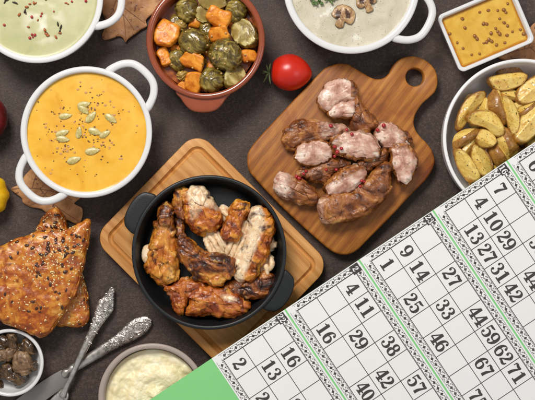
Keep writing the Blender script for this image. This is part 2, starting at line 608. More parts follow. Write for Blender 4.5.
PK_SKIN = [(.3, '#351508'), (.42, '#6c3814'), (.52, '#965624'), (.62, '#b87c3e'), (.76, '#d9ae72')]
PK_MEAT = [(.3, '#9c6450'), (.42, '#c1907a'), (.52, '#dab5a0'), (.62, '#ecd6c4'), (.75, '#f6eadb')]
M['pork_skin'] = food('browned pork rind', PK_SKIN, 52, 7, .8, .42, .8, 240, sss=.08, spots=(('#2b1408', 300, .65, .06), ('#e3c28c', 900, .7, .03)), zone=(PK_MEAT, 80), coat=.12)
M['pork_meat'] = food('pale cut pork', PK_MEAT, 62, 5, .3, .42, .45, 260, sss=.2, spots=(('#a98468', 150, .6, .12), ('#f4ecd8', 34, .58, .1)), zone=(PK_SKIN, 90), coat=.22)

M['potato'] = food('roasted potato wedge', [(.3, '#cfa03c'), (.5, '#e4c164'), (.7, '#eed488')], 60, 5, .8, .33, .4, 260, sss=.2,
                   spots=(('#b9791f', 70, .57, .12), ('#3c3a14', 480, .645, .025)), zone=([(.3, '#7e4f1c'), (.5, '#a06d2c'), (.7, '#bb8a42')], 120), coat=.3)
M['potato_skin'] = food('potato skin', [(.3, '#754716'), (.5, '#9c6a2b'), (.7, '#b98845')], 80, 6, .8, .3, .6, 240, sss=.08,
                        spots=(('#4a2c10', 360, .63, .04), ('#d8b260', 120, .64, .1)), zone=([(.3, '#c99a35'), (.7, '#e8ca74')], 80), coat=.35)
M['pastry'] = food('baked puff pastry', [(.27, '#6e2c08'), (.42, '#a04a0d'), (.52, '#c06c19'), (.62, '#d48f32'), (.76, '#e6b968')], 95, 8, .6, .28, .9, 220, sss=.1,
                   spots=(('#8a4310', 110, .6, .1),), coat=.35, zone=([(.3, '#8a4510'), (.5, '#b87022'), (.7, '#dca24e')], 150))
M['sesame'] = plain('white sesame', '#ecd29a', .4, sss=.1)
M['flax'] = plain('toasted dark seed', '#45210f', .3, coat=.4, spec=.5)
M['mush'] = food('fried brown mushroom', [(.28, '#1c1209'), (.42, '#3d2a16'), (.55, '#6a4c2c'), (.7, '#9a7a50')], 50, 6, 1.5, .22, .5, 220, spots=(('#1a1009', 220, .62, .06),), coat=.35)
M['mush_cap'] = food('mushroom cap', [(.3, '#4d3723'), (.5, '#7c5d40'), (.7, '#a98a66')], 90, 6, .8, .42, .6, 240, coat=.1)
M['mush_slice'] = food('browned mushroom slice', [(.3, '#6a4526'), (.5, '#a67f52'), (.7, '#cbab7c')], 130, 6, 1.2, .35, .6, 260, zone=([(.3, '#241407'), (.6, '#5a3518')], 120), coat=.2)
M['herb'] = plain('green herb leaf', '#5c7a2c', .45, var=('#2f4716', 300), bump=(500, .4, .0005))
M['calyx'] = plain('tomato calyx', '#3c4a22', .6, var=('#6f7d4c', 300))

t = NT('ripe red tomato')
t.p(Base__Color=t.ramp(t.noise(28, 4, .5), [(.3, '#b5170a'), (.6, '#cf2a14'), (.8, '#d83e1e')]), Roughness=.3, Subsurface__Weight=.15, Subsurface__Scale=.004, Specular__IOR__Level=.5,
    Coat__Weight=.0, Coat__Roughness=.2, Normal=t.bump(t.noise(60, 3), .08, .001))
M['tomato'] = t.m
M['apple'] = food('dark red apple skin', [(.3, '#4c0d0f'), (.6, '#7a1a1a')], 40, 5, 1, .3, .1, 200, coat=.2)
M['squash'] = food('yellow squash skin', [(.3, '#d9a10c'), (.6, '#f2c21c')], 50, 4, 1, .35, .3, 120)

t = NT('tarnished silver')
v = t.vor(420).outputs['Distance']
w = t.n('TexWave', Vector=t.tc, Scale=60.0, Distortion=14.0, Detail=3.0, Detail__Scale=2.0).outputs['Fac']
hh = t.math('ADD', t.math('MULTIPLY', t.noise(210, 2, .5, 2.5), 3.0), t.math('MULTIPLY', t.vor(260, feat='SMOOTH_F1').outputs['Distance'], 1.2))
dark = t.math('MULTIPLY', t.n('MapRange', Value=t.noise(210, 2, .5, 2.5), i1=.40, i2=.50, i3=1., i4=0.).outputs[0], t.math('MULTIPLY', t.attr('zone'), .75))
cc_ = t.mix(dark, t.ramp(t.noise(160, 4), [(.3, '#a59b93'), (.5, '#cdc5bd'), (.7, '#e4ddd6')]), '#4d453f')
t.p(Base__Color=cc_, Metallic=.85, Roughness=.3,
    Normal=t.bump(hh, t.n('MapRange', Value=t.attr('zone'), i1=0., i2=1., i3=.02, i4=.3).outputs[0], .0006))
M['silver'] = t.m
M['blade'] = plain('brushed steel', '#aaa39e', .38, metal=.75, bump=(300, .1, .0003), var=('#8f8883', 50))

# ---------------------------------------------------------------- table
bm = bmesh.new()
bmesh.ops.create_grid(bm, x_segments=2, y_segments=2, size=1.6)
o = link('tabletop', bm, M['table'], origin=(0, 0, 0))
o['kind'] = 'structure'

# ---------------------------------------------------------------- dry leaves (lie under the dishes)
def leaf(outline, veins, z, label, seed):
    pts = catmull(outline, 120)
    cx = sum(p[0] for p in pts) / 120; cy = sum(p[1] for p in pts) / 120
    bm = bmesh.new(); rows = []
    for side in (0, 1):
        rr = []
        for k in range(13):
            r = k / 12
            row = []
            for i, (x, y) in enumerate(pts):
                xx = cx + (x - cx) * r; yy = cy + (y - cy) * r
                p = P(xx, yy, z)
                p.z = max(.0008, z + .0028 * (fbm(p, 22, 3, seed)) + .0012 * fbm(p, 120, 2, seed)) + (0 if side else -.0005)
                row.append(p)
            rr.append(row)
        rows.append(rr)
    def mk(rr):
        out = []
        for k, row in enumerate(rr):
            if k == 0:
                v = bm.verts.new(row[0]); out.append([v] * 120)
            else:
                out.append([bm.verts.new(p) for p in row])
        return out
    a = mk(rows[1]); b = mk(rows[0])
    grid_faces(bm, a); grid_faces(bm, b); grid_faces(bm, [a[-1], b[-1]])
    bmesh.ops.recalc_face_normals(bm, faces=bm.faces)
    root = link('dry_leaf', bm, M['leaf'])
    tag(root, label, 'dry leaf', 'dried autumn leaves under the dishes')
    bm = bmesh.new()
    for vn in veins:
        q = catmull([(x, y) for x, y in vn], 16, closed=False)
        W = []
        for x, y in q:
            p = P(x, y, z)
            p.z = max(.0008, z + .0028 * (fbm(p, 22, 3, seed)) + .0012 * fbm(p, 120, 2, seed)) + .0002
            W.append(p)
        tube(bm, W, [.0006 * (1 - .6 * i / 16) for i in range(16)], [.0003] * 16, 8)
    link('vein', bm, M['leaf_vein'], root)


leaf([(102, 35), (104, 40), (111, 38.5), (119, 36), (123, 38), (125.5, 42.5), (128, 39), (135, 34), (142, 29), (147, 26), (146, 20), (152, 14), (163, 5), (172, -8), (150, -22), (125, -14), (106, -24), (99, -8), (101, 8), (106, 22), (104, 30)],
     [[(112, -20), (118, 0), (124, 20), (126, 40)], [(117, -2), (110, 18), (104, 36)], [(121, 5), (134, 15), (145, 23)], [(115, -6), (135, -8), (160, 0)], [(123, 14), (129, 22), (134, 30)]],
     .0045, 'brown maple leaf between the green soup pot and the terracotta pot', 1)
leaf([(11, 189), (20, 184), (27, 173), (45, 160), (70, 172), (84, 192), (74, 204), (82, 208), (82, 218), (77, 224), (65, 219), (50, 215), (41, 209), (30, 207), (22.5, 202), (21.5, 198)],
     [[(12, 189), (30, 188), (55, 192), (72, 200)], [(40, 189), (55, 205), (78, 221)], [(32, 188), (36, 176), (44, 164)], [(48, 190), (40, 200), (30, 205)]],
     .0040, 'brown dry leaf under the lower left handle of the orange soup pot', 2)
leaf([(533, 24), (541, 22), (562, 32), (566, 56), (545, 66), (520, 58), (505, 60), (497, 56), (508, 50), (512, 44), (522, 42), (526, 34)],
     [[(500, 56), (520, 50), (545, 44), (562, 40)], [(528, 48), (534, 36), (537, 26)], [(530, 47), (540, 56), (545, 63)]],
     .0040, 'dry brown leaf between the mustard dish and the potato bowl', 3)

# ---------------------------------------------------------------- pots
def pot_profile(Ro, Ri, zr, zin, foot=.6, lip=.0022, steep=0):
    """outer wall up, rounded rim, inner wall down to the inside floor (metres)"""
    out = [(0, .0015), (foot * Ro * .9, .0015), (foot * Ro, .0), (foot * Ro + .002, .0015)]
    out += smooth_prof([(foot * Ro + .002, .002), (Ro * (.80 + .12 * steep), zr * .14), (Ro * (.92 + .05 * steep), zr * .4), (Ro * (.965 + .02 * steep), zr * .7), (Ro * (.985 + .008 * steep), zr * .86)], 18)
    lipm = (Ro + Ri) / 2; hw = (Ro - Ri) / 2
    for k in range(9):
        a = math.pi * k / 8
        out.append((lipm + hw * math.cos(a), zr - lip + lip * math.sin(a)))
    out += smooth_prof([(Ri, zr - lip), (Ri * .985, zr * .72), (Ri * .93, zr * .4), (Ri * .8, zin + .003), (Ri * .6, zin), (0, zin)], 24)
    return out


def loop_handle(name, root, c, ang, Rr, zr, mat, scale=1.0, rim=0.0, wide=1.0):
    """rounded trapezoid loop; coordinates in metres from px"""
    k = kz(zr)
    pts = [(Rr - 8.5, -26.5), (Rr - 4, -26.5), (Rr + 4, -24), (Rr + 10, -20.5), (Rr + 15.5, -14.5), (Rr + 18, -6), (Rr + 18, 6), (Rr + 15.5, 14.5), (Rr + 10, 20.5), (Rr + 4, 24), (Rr - 4, 26.5), (Rr - 8.5, 26.5)]
    q = catmull(pts, 60, closed=False)
    W = []; rw = []; rh = []
    ca, sa = math.cos(ang), math.sin(ang)
    for i, (a, b) in enumerate(q):
        a *= k * scale if False else k; b *= k * wide
        W.append(Vector((c.x + a * ca - b * sa, c.y + a * sa + b * ca, zr - .005 - .003 * math.sin(math.pi * i / 59) * 0 + .0012 * math.sin(math.pi * i / 59))))
        e = min(i, 59 - i) / 59
        fl = max(0, 1 - e / .16) ** 1.5
        rw.append((3.9 + .4 * fl) * k * scale); rh.append((.0036 + .0004 * fl) * scale)
    bm = bmesh.new()
    tube(bm, W, rw, rh, 20)
    bmesh.ops.recalc_face_normals(bm, faces=bm.faces)
    return link(name, bm, mat, root)


def round_pot(name, cx, cy, Ro, Ri, zr, mat, label, cat, handles=(), zin=.006, group=None, foot=.6, lip=.0022, steep=0):
    c = P(cx, cy, zr); c.z = 0
    root = thing(name, c, label, cat, group)
    k = kz(zr)
    bm = bmesh.new()
    lathe(bm, c, pot_profile(Ro * k, Ri * k, zr, zin, foot, lip, steep))
    bmesh.ops.recalc_face_normals(bm, faces=bm.faces)
    link('bowl', bm, mat, root)
    for a in handles:
        loop_handle('handle', root, c, R(a), Ro, zr, mat)
    return root, c


def soup(name, cx, cy, Rpx, z, mat, label, cat, amp=.0002, depth=.02, wob=30, seed=0):
    c = P(cx, cy, z + .0)
    k = kz(z)
    prof = [(0, z - depth), (Rpx * k * .8, z - depth), (Rpx * k * .94, z - depth * .5), (Rpx * k * 1.0, z - .0002), (Rpx * k, z + .0006)]
    prof += [(Rpx * k * f, z + d) for f, d in ((.992, .0004), (.975, .0001), (.95, 0))] + [(Rpx * k * (.95 - .95 * i / 24), z) for i in range(1, 24)] + [(0, z)]
    bm = bmesh.new()
    lathe(bm, Vector((c.x, c.y, 0)), prof, 96)
    bmesh.ops.recalc_face_normals(bm, faces=bm.faces)
    if amp:
        for v in bm.verts:
            if v.co.z > z - .0001:
                v.co.z += amp * fbm(v.co, wob, 3, seed)
    o = link(name, bm, mat, origin=(c.x, c.y, z - depth))
    tag(o, label, cat)
    return o


POT_G = 'white two handled soup pots'
round_pot('soup_pot', 36.5, -3.5, 66.5, 60.5, .055, M['ceramic'], 'white ceramic two handled pot of green soup in the corner', 'soup pot', (-2, 178), group=POT_G)
soup('green_soup', 36, -3.5, 61.5, .049, M['soup_green'], 'pale green cream soup with swirl and red flecks', 'soup')
round_pot('soup_pot', 86, 132, 66, 60.3, .055, M['ceramic'], 'white ceramic two handled pot of bright orange soup', 'soup pot', (46, 226), group=POT_G)
soup('orange_soup', 85.6, 132, 61, .0485, M['soup_orange'], 'bright orange pumpkin soup topped with seeds', 'soup', amp=.0009, wob=32)
round_pot('soup_pot', 351.5, -15, 68.5, 61.5, .055, M['ceramic'], 'white ceramic pot of greyish mushroom cream soup', 'soup pot', (-27, 153), group=POT_G)
soup('mushroom_soup', 351, -15, 62.5, .0485, M['soup_cream'], 'greyish beige creamy mushroom soup with mushroom slices', 'soup', amp=.0012, wob=60)

# terracotta pot with lugs
root, c = round_pot('terracotta_pot', 205.5, 39.5, 59.5, 53.5, .055, M['terracotta'], 'glazed reddish terracotta pot full of sprouts and pumpkin', 'cooking pot', (), lip=.0028, foot=.75, steep=.7)
for sgn in (1, -1):
    k = kz(.05)
    pts = [(0, 56.8), (-10, 56), (-20, 53), (-27, 50.5), (-27.5, 54), (-23, 59), (-18, 66), (-11, 71.5), (0, 73), (11, 71.5), (18, 66), (23, 59), (27.5, 54), (27, 50.5), (20, 53), (10, 56)]
    a = R(-2)
    ol = [(205.5 + x * math.cos(a) * 1.0 - y * math.sin(a) * 0 - 2 * (1 if sgn > 0 else 0), 39.5 + y * sgn) for x, y in pts]
    bm, _ = puff(ol, .046, .0045, .006, 72, 10, q=.35, p=.6, amp=0)
    link('lug_handle', bm, M['terracotta'], root)
soup('braising_juice', 205.5, 40, 51.5, .030, M['oil'], 'orange braising juice at the bottom of the terracotta pot', 'sauce', depth=.018)

# grey bowl for the potatoes, taupe bowl for mash, little white bowl for mushrooms
ZS = .0520   # height of the card sheet's underside
round_pot('serving_bowl', 522.5, 138, 79.5, 76, .0515, M['bowl_grey'], 'large pale grey bowl holding potato wedges', 'bowl', foot=.82, lip=.0015, steep=1)
round_pot('mash_bowl', 152.5, 398, 54.5, 49.0, .0515, M['bowl_taupe'], 'taupe stoneware bowl of mashed potato at the bottom', 'bowl', foot=.55, lip=.002)
round_pot('small_bowl', 9.5, 363, 34, 30.5, .028, M['ceramic'], 'small white bowl of fried mushrooms at the lower left', 'bowl', foot=.6, lip=.0015, zin=.005)

# mashed potato
c = P(152.5, 398, .045)
bm = bmesh.new()
k = kz(.045); prof = [(0, .01), (38 * k, .01), (46 * k, .030), (48 * k, .0375)] + [(48 * k * (1 - i / 100), .0385 + .004 * math.sin(i / 100 * math.pi / 2)) for i in range(1, 100)] + [(0, .0425)]
lathe(bm, Vector((c.x, c.y, 0)), prof, 260)
bmesh.ops.recalc_face_normals(bm, faces=bm.faces)
for v in bm.verts:
    if v.co.z > .036:
        d = Vector((v.co.x - c.x, v.co.y - c.y)); rr = d.length / (48 * k)
        a = math.atan2(d.y, d.x)
        sw = math.sin(rr * 13 + a + 2.5 * fbm(v.co, 30, 2, 4))
        w = min(1, (1 - rr) * 6)
        dd_, pp_ = noise.voronoi(v.co * 110)
        v.co.z += w * (.0016 * (dd_[1] - dd_[0]) + .0020 * sw + .0035 * fbm(v.co, 55, 4, 9) + .0010 * abs(fbm(v.co, 220, 3, 5)))
for v in bm.verts:
    if v.co.z > .036:
        for (x, y, r_, a_) in [(162, 358, 6.5, .1), (176, 362, 6.2, .4), (188, 369, 5.8, .6), (149, 359, 4.8, -.1), (138, 366, 6, .3), (170, 374, 6.5, .2), (125, 378, 5, .5), (150, 380, 5.5, 0)]:
            q_ = P(x, y, .042); dx, dy = (v.co.x - q_.x) / kz(.042), (v.co.y - q_.y) / kz(.042)
            lx, ly = dx * math.cos(a_) - dy * math.sin(a_), dx * math.sin(a_) + dy * math.cos(a_)
            e = (abs(lx / r_) ** 3 + abs(ly / (r_ * .82)) ** 3)
            v.co.z += .0016 * math.exp(-e * 1.3)
link('mashed_potato', bm, M['mash'])
tag(bpy.context.scene.objects['mashed_potato'], 'pale yellow creamy mashed potato with spoon swirls', 'mashed potato')
def cubelet(x, y, z, w, h, hz, ang, mat, name, label, cat, group=None, q=.28, seed=0, amp=.0008, tilt=(0, 0)):
    a = R(ang); ol = []
    for i in range(24):
        t_ = 2 * math.pi * i / 24
        cx_, sy_ = math.cos(t_), math.sin(t_)
        e = .42
        px = math.copysign(abs(cx_) ** e, cx_) * w / 2; py = math.copysign(abs(sy_) ** e, sy_) * h / 2
        ol.append((x + px * math.cos(a) - py * math.sin(a), y + px * math.sin(a) + py * math.cos(a)))
    ol = [(px + .07 * w * noise.noise(Vector((px * .12, py * .12, seed * 2.7))) * 2, py + .07 * w * noise.noise(Vector((px * .12, py * .12, seed * 2.7 + 31))) * 2) for px, py in ol]
    bm, _ = puff(ol, z, hz, hz, 90, 22, q=q, p=.8, amp=amp, nsc=70, seed=seed, tilt=tilt)
    displace(bm, amp * .3, 220, 3, seed + 5, ridge=.6)
    o = link(name, bm, mat)
    return tag(o, label, cat, group)


# ---------------------------------------------------------------- mustard dish
def rrect(bm, c, ang, w, h, r, z, n=12):
    row = []
    for (sx, sy, a0) in ((1, 1, 0), (-1, 1, 90), (-1, -1, 180), (1, -1, 270)):
        for i in range(n):
            a = R(a0 + 90 * i / (n - 1))
            x = sx * (w / 2 - r) + r * math.cos(a); y = sy * (h / 2 - r) + r * math.sin(a)
            row.append(bm.verts.new((c.x + x * math.cos(ang) - y * math.sin(ang), c.y + x * math.sin(ang) + y * math.cos(ang), z)))
    return row
zd = .036
c = P(486, 28.5, zd); c.z = 0; ang = R(23)
root = thing('square_dish', c, 'square white ceramic dish full of yellow mustard', 'dish')
k = kz(zd); W_, H_ = 82 * k, 62 * k
bm = bmesh.new()
rows = []
for (d, r, z) in ((-30, 3, .001), (-26, 4, 0), (-14, 5, .002), (-7, 6, .010), (-3, 6, .022), (-.6, 6, .033), (0, 6, zd - .0008), (-1, 5.5, zd), (-6, 4, zd), (-7.2, 4, zd - .001), (-9, 4, zd - .008), (-14, 4, .008), (-22, 4, .005)):
    rows.append(rrect(bm, c, ang, W_ + 2 * d * k * .5 * 1.0, H_ + 2 * d * k * .5, r * k, z))
grid_faces(bm, rows); bm.faces.new(rows[0]); bm.faces.new(rows[-1])
bmesh.ops.recalc_face_normals(bm, faces=bm.faces)
o = link('dish_body', bm, M['ceramic'], root); shade(o, 60)
bm = bmesh.new(); rows = []
zm = zd - .0065
for (d, z) in ((-22, .0056), (-14, .009), (-8.6, zm), (-8.9, zm + .0002)):
    rows.append(rrect(bm, c, ang, W_ + d * k, H_ + d * k, 4 * k, z))
for i in range(1, 16):
    f = 1 - (i / 16) ** 1.5
    rows.append(rrect(bm, c, ang, (W_ - 9.5 * k) * f, (H_ - 9.5 * k) * f, 4 * k * f, zm))
grid_faces(bm, rows); bm.faces.new(rows[-1]); bm.faces.new(rows[0])
for v in bm.verts:
    if v.co.z > zm - .0001:
        v.co.z += .0013 * fbm(v.co, 45, 3, 3)
bmesh.ops.recalc_face_normals(bm, faces=bm.faces)
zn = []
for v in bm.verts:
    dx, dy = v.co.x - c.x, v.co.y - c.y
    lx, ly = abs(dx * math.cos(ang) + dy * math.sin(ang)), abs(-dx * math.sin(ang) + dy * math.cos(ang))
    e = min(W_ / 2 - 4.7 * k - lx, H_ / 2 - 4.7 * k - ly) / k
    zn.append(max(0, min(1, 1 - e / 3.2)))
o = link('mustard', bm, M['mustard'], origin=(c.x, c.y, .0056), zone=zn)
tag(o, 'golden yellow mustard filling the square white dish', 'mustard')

# ---------------------------------------------------------------- boards
pork_ol = [(332, 65), (340, 63), (348, 64), (357, 69), (366, 74.5), (373, 78), (379, 79), (384, 77.5), (388.6, 73.6), (392, 67), (397.5, 60.5), (405, 57), (413, 56), (422, 58), (430, 63), (436, 71), (438, 81.5), (435.5, 91), (430, 97), (423, 103), (418.5, 109), (415, 116), (414, 124), (416.5, 131), (421, 137),
           (427, 143), (432, 150), (435, 160), (433, 169), (426, 179.6), (412, 194), (397.5, 210), (382, 226), (366, 242), (358, 250), (350, 254.5), (343, 255), (336, 253.5), (326, 247), (310, 233), (292.5, 217), (273, 198), (256, 179.6), (249, 171), (247, 161), (248, 153), (253, 144.5), (262, 134), (275, 120), (287, 107), (303, 90), (319, 73.6), (325, 68)]
ZB = .017
bm = slab(pork_ol, 0, ZB, .003, 260, hole=(415, 77, 9))
o = link('pork_board', bm, M['board_dark'], origin=P(341, 159, 0)); shade(o, 40)
tag(o, 'orange brown wooden board with round handle hole under the sliced pork', 'cutting board')

# light board with juice groove
def rot_rect(T, L, Rt, Bt, r, m=10):
    pts = []
    cs = [T, Rt, Bt, L]
    for i in range(4):
        p = Vector(cs[i]); a = Vector(cs[i - 1]); b = Vector(cs[(i + 1) % 4])
        da = (a - p).normalized(); db = (b - p).normalized()
        # quarter arc
        ctr = p + (da + db) * r
        s = ctr - db * r; e = ctr - da * r
        a0 = math.atan2(s.y - ctr.y, s.x - ctr.x); a1 = math.atan2(e.y - ctr.y, e.x - ctr.x)
        while a1 - a0 > math.pi: a1 -= 2 * math.pi
        while a1 - a0 < -math.pi: a1 += 2 * math.pi
        for k_ in range(m):
            t_ = a0 + (a1 - a0) * k_ / (m - 1)
            pts.append((ctr.x + r * math.cos(t_), ctr.y + r * math.sin(t_)))
    return pts


TT, LL, RR, BB = (197, 130), (92, 238.5), (331.5, 265), (226.5, 373.5)
ZL = .017
rings = [(0, 18, 0.002, 1), (-2, 17, 0, 1), (-2, 17, 0, 1)]
def inset(d):
    c0 = Vector(((TT[0] + BB[0]) / 2, (TT[1] + BB[1]) / 2))
    u1 = (Vector(RR) - Vector(TT)).normalized(); u2 = (Vector(LL) - Vector(TT)).normalized()
    mv = lambda p, a, b: tuple(Vector(p) + u1 * d * a + u2 * d * b)
    return rot_rect(mv(TT, 1, 1), mv(LL, 1, -1), mv(RR, -1, 1), mv(BB, -1, -1), max(4, 19 - d))
bm = bmesh.new(); rows = []
prof = [(1.8, 0), (.5, .0006), (0, .002), (0, ZL - .002), (.5, ZL - .0006), (1.8, ZL), (8.2, ZL), (8.6, ZL - .0008), (9.6, ZL - .0032), (11, ZL - .0042), (12.4, ZL - .0032), (13.4, ZL - .0008), (13.8, ZL)]
for d, z in prof:
    rows.append([bm.verts.new(P(x, y, ZL) * 1.0 + Vector((0, 0, z - ZL))) for x, y in inset(d)])
grid_faces(bm, rows); bm.faces.new(rows[0]); bm.faces.new(rows[-1])
bmesh.ops.recalc_face_normals(bm, faces=bm.faces)
o = link('serving_board', bm, M['board_light'], origin=P(212, 252, 0)); shade(o, 40)
tag(o, 'light beech board with juice groove under the black pan', 'cutting board')

# ---------------------------------------------------------------- black pan
zp0 = ZL; zp = ZL + .036
c = P(209, 252.5, zp); c.z = zp0
root = thing('black_pan', c, 'round black cast iron pan with two ears full of roast chicken', 'pan')
k = kz(zp)
bm = bmesh.new()
Ro = 77.5 * k; Ri = 73.5 * k
prof = [(0, .001), (Ro * .84, .001), (Ro * .86, 0), (Ro * .88, .001)] + smooth_prof([(Ro * .88, .0015), (Ro * .93, .010), (Ro * .97, .026), (Ro * .985, .033)], 10)
for i in range(8):
    a = math.pi * i / 7
    prof.append(((Ro + Ri) / 2 + (Ro - Ri) / 2 * math.cos(a), .0345 + .0015 * math.sin(a)))
prof += smooth_prof([(Ri, .0335), (Ri * .975, .026), (Ri * .93, .010), (Ri * .9, .005), (Ri * .86, .004), (Ri * .5, .004), (0, .004)], 22)
lathe(bm, c, prof)
bmesh.ops.recalc_face_normals(bm, faces=bm.faces)
link('pan_body', bm, M['iron'], root)
for (ax, ay, lx) in ((-.862, -.507, 80), (.872, .49, 80)):
    pts = [(75, 0), (74.4, -8), (72.2, -19), (75, -22.5), (81, -21.5), (87, -18.5), (91, -11), (92.4, 0), (91, 11), (87, 18.5), (81, 21.5), (75, 22.5), (72.2, 19), (74.4, 8)]
    ol = [(209 + a * ax - b * ay, 252.5 + a * ay + b * ax) for a, b in pts]
    bm, _ = puff(ol, zp - .006, .003, .004, 72, 10, q=.3, p=.6, amp=0)
    link('ear_handle', bm, M['iron'], root)

# ---------------------------------------------------------------- chicken in the pan
ZF = zp0 + .0045        # inside floor of the pan
def meat_disp(bm, ol, pale, low, med, sd, facet=1.0):
    kk = [1 - .6 * a_ for a_ in pale]
    # knife cut and torn planes: push the surface towards the faces of a coarse cell pattern
    bm.normal_update(); mv = []
    for v in bm.verts:
        q_ = v.co * 62 + Vector((sd * 1.3, sd * .7, sd))
        dd, pp = noise.voronoi(q_)
        d_ = (pp[0] - q_) / 62
        mv.append(v.co + v.normal * max(-.0024, min(.0024, .42 * d_.dot(v.normal))) * facet * (1 - .55 * pale[v.index]))
    for v, c_ in zip(bm.verts, mv): v.co = c_
    displace(bm, low, 42, 3, sd + 50, flat=lambda v: .5 + .5 * kk[v.index])
    displace(bm, med, 95, 3, sd + 60, ridge=.7, flat=lambda v: kk[v.index])
    # muscle fibres and skin wrinkles run along the piece
    P0 = [p_[0] for p_ in ol]; P1 = [p_[1] for p_ in ol]
    mx, my = sum(P0) / len(P0), sum(P1) / len(P1)
    th = .5 * math.atan2(2 * sum((a - mx) * (b - my) for a, b in zip(P0, P1)), sum((a - mx) ** 2 for a in P0) - sum((b - my) ** 2 for b in P1))
    ca, sa = math.cos(-th), math.sin(-th)
    bm.normal_update(); mv = []
    for v in bm.verts:
        u_ = v.co.x * ca + v.co.y * sa; w_ = -v.co.x * sa + v.co.y * ca
        f_ = noise.noise(Vector((u_ * 45 + sd, w_ * 330, v.co.z * 200))) + .5 * noise.noise(Vector((u_ * 90, w_ * 700 + sd, v.co.z * 300)))
        g_ = 1 - abs(noise.noise(Vector((u_ * 110 + sd, w_ * 50, v.co.z * 90)))) * 4
        h_ = 1 - abs(noise.noise(Vector((u_ * 60 + sd * 2, w_ * 120, v.co.z * 60)))) * 5
        mv.append(v.co + v.normal * (.00028 * f_ - (.0005 * max(0, g_) * kk[v.index]) - .0008 * max(0, h_) * kk[v.index]))
    for v, c_ in zip(bm.verts, mv): v.co = c_


def piece(name, ol, z, h, hb, mat, label, cat, group, zonef=None, **kw):
    meat = cat in ('chicken', 'pork', 'mushroom')
    sd = kw.get('seed', 0)
    low = kw.pop('low', .0040 if cat == 'chicken' else .0034); med = kw.pop('med', .0009 if cat == 'chicken' else .0007); fib = kw.pop('fib', None)
    if meat:
        # uneven torn edge
        ol = catmull(ol, 44)
        c0_ = (sum(a_[0] for a_ in ol) / 44, sum(a_[1] for a_ in ol) / 44); g0 = 1.05 if cat == 'chicken' else 1.02
        ol = [(c0_[0] + (x - c0_[0]) * g0, c0_[1] + (y - c0_[1]) * g0) for x, y in ol]
        ol = [(x + 1.9 * noise.noise(Vector((x * .22, y * .22, sd * 3.3))), y + 1.9 * noise.noise(Vector((x * .22, y * .22, sd * 3.3 + 40)))) for x, y in ol]
    if mat == 'pork_meat': kw.setdefault('q', .55)
    amp0 = kw.pop('amp', .0012); nsc0 = kw.pop('nsc', 90); rdg = kw.pop('ridge', 0)
    zf_ = zonef or (lambda x, y, t, nz: 0)
    bm, zn = puff(ol, z, h, hb, n=kw.pop('n', 150 if meat else 96), rings=kw.pop('rings', 36 if meat else 20), zonef=zf_, amp=0, **kw)
    if not meat:
        displace(bm, amp0, nsc0, 4, sd, rdg)
    else:
        pale = [(1 - a_) if mat == 'pork_meat' else (1 if mat == 'ch_meat' else (a_ if mat in ('ch_skin', 'ch_red', 'pork_skin') else 0)) for a_ in zn]
        for v_, a_ in zip(bm.verts, pale): v_.index = 0
        bm.verts.index_update()
        meat_disp(bm, ol, pale, low, med, sd, {'chicken': .75, 'pork': .5, 'mushroom': .3}[cat])
    lo = min(v.co.z for v in bm.verts)
    o = link(name, bm, M[mat], zone=zn)
    tag(o, label, cat, group)
    return o
CG = 'pieces of roast chicken in the black pan'
z1 = ZF + .009
# shredded white meat under
for i, (ol, lb) in enumerate([
    ([(206, 232), (214, 229), (222, 236), (226, 247), (224, 258), (214, 258), (207, 250), (204, 240)], 'torn white chicken meat under the middle of the pan'),
    ([(228, 238), (238, 234), (245, 232), (244, 246), (240, 258), (232, 264), (226, 258), (225, 247)], 'pale chicken meat strip left of the long skin edged slice'),
    ([(219, 209), (226, 206), (231, 210), (230, 218), (224, 222), (219, 217)], 'small white meat scrap beside the golden chicken chunk'),
    ([(262, 258), (270, 254), (274, 260), (271, 272), (266, 280), (259, 279), (258, 268)], 'white meat flake at the right edge of the pan'),
    ([(264, 240), (272, 239), (277, 243), (274, 249), (266, 250)], 'thin white meat sliver sticking out to the right'),
    ([(243, 222), (250, 219), (252, 228), (246, 240), (240, 238)], 'white meat strip between golden chunk and long slice')]):
    piece('white_meat', ol, z1 + (.004 if i in (0, 1, 5) else .002), .007, .009, 'ch_meat', lb, 'chicken', CG, amp=.0022, nsc=170, seed=i, q=.6, ridge=.5)
strands = [((207, 234), (214, 242), (220, 255)), ((212, 231), (219, 240), (224, 252)), ((205, 240), (209, 248), (214, 257)), ((229, 262), (234, 250), (240, 236)), ((233, 263), (239, 250), (245, 236)), ((226, 256), (229, 247), (233, 238)),
           ((244, 236), (248, 228), (251, 220)), ((262, 262), (267, 268), (266, 279)), ((270, 256), (272, 264), (269, 272)), ((221, 210), (226, 214), (231, 220)), ((216, 234), (222, 240), (227, 250))]
for i, q3 in enumerate(strands):
    bm, _ = loft([(q3[0][0], q3[0][1], z1 + .009, 1.8, .002), (q3[1][0], q3[1][1], z1 + .0115, 2.6, .003), (q3[2][0], q3[2][1], z1 + .010, 1.6, .002)], n=40, m=18, amp=.0012, nsc=160, seed=i, cap=.2)
    tag(link('meat_strand', bm, M['ch_meat']), 'thin torn strand of white chicken meat in the pan', 'chicken', 'torn strands of white meat in the pan')
pc = piece('chicken_drumstick', [(167, 203), (172, 208), (176, 220), (177, 235), (178.5, 250), (178, 265), (176, 279), (171, 284), (163, 284), (154, 278), (147, 268), (146.5, 257), (150, 247), (153, 236), (155, 224), (158, 213), (162, 206)],
      z1 + .004, .016, .012, 'ch_gold', 'golden chicken drumstick with a burnt dark tip at the left', 'chicken', CG, zonef=lambda x, y, t, nz: (max(0, min(1, (240 - y) / 18)) * .75 + .45 * math.exp(-((x - 165) / 6) ** 2 - ((y - 249) / 3.5) ** 2) + (.2 if t < .2 else 0)), amp=.0025, nsc=70, seed=11, q=.75)
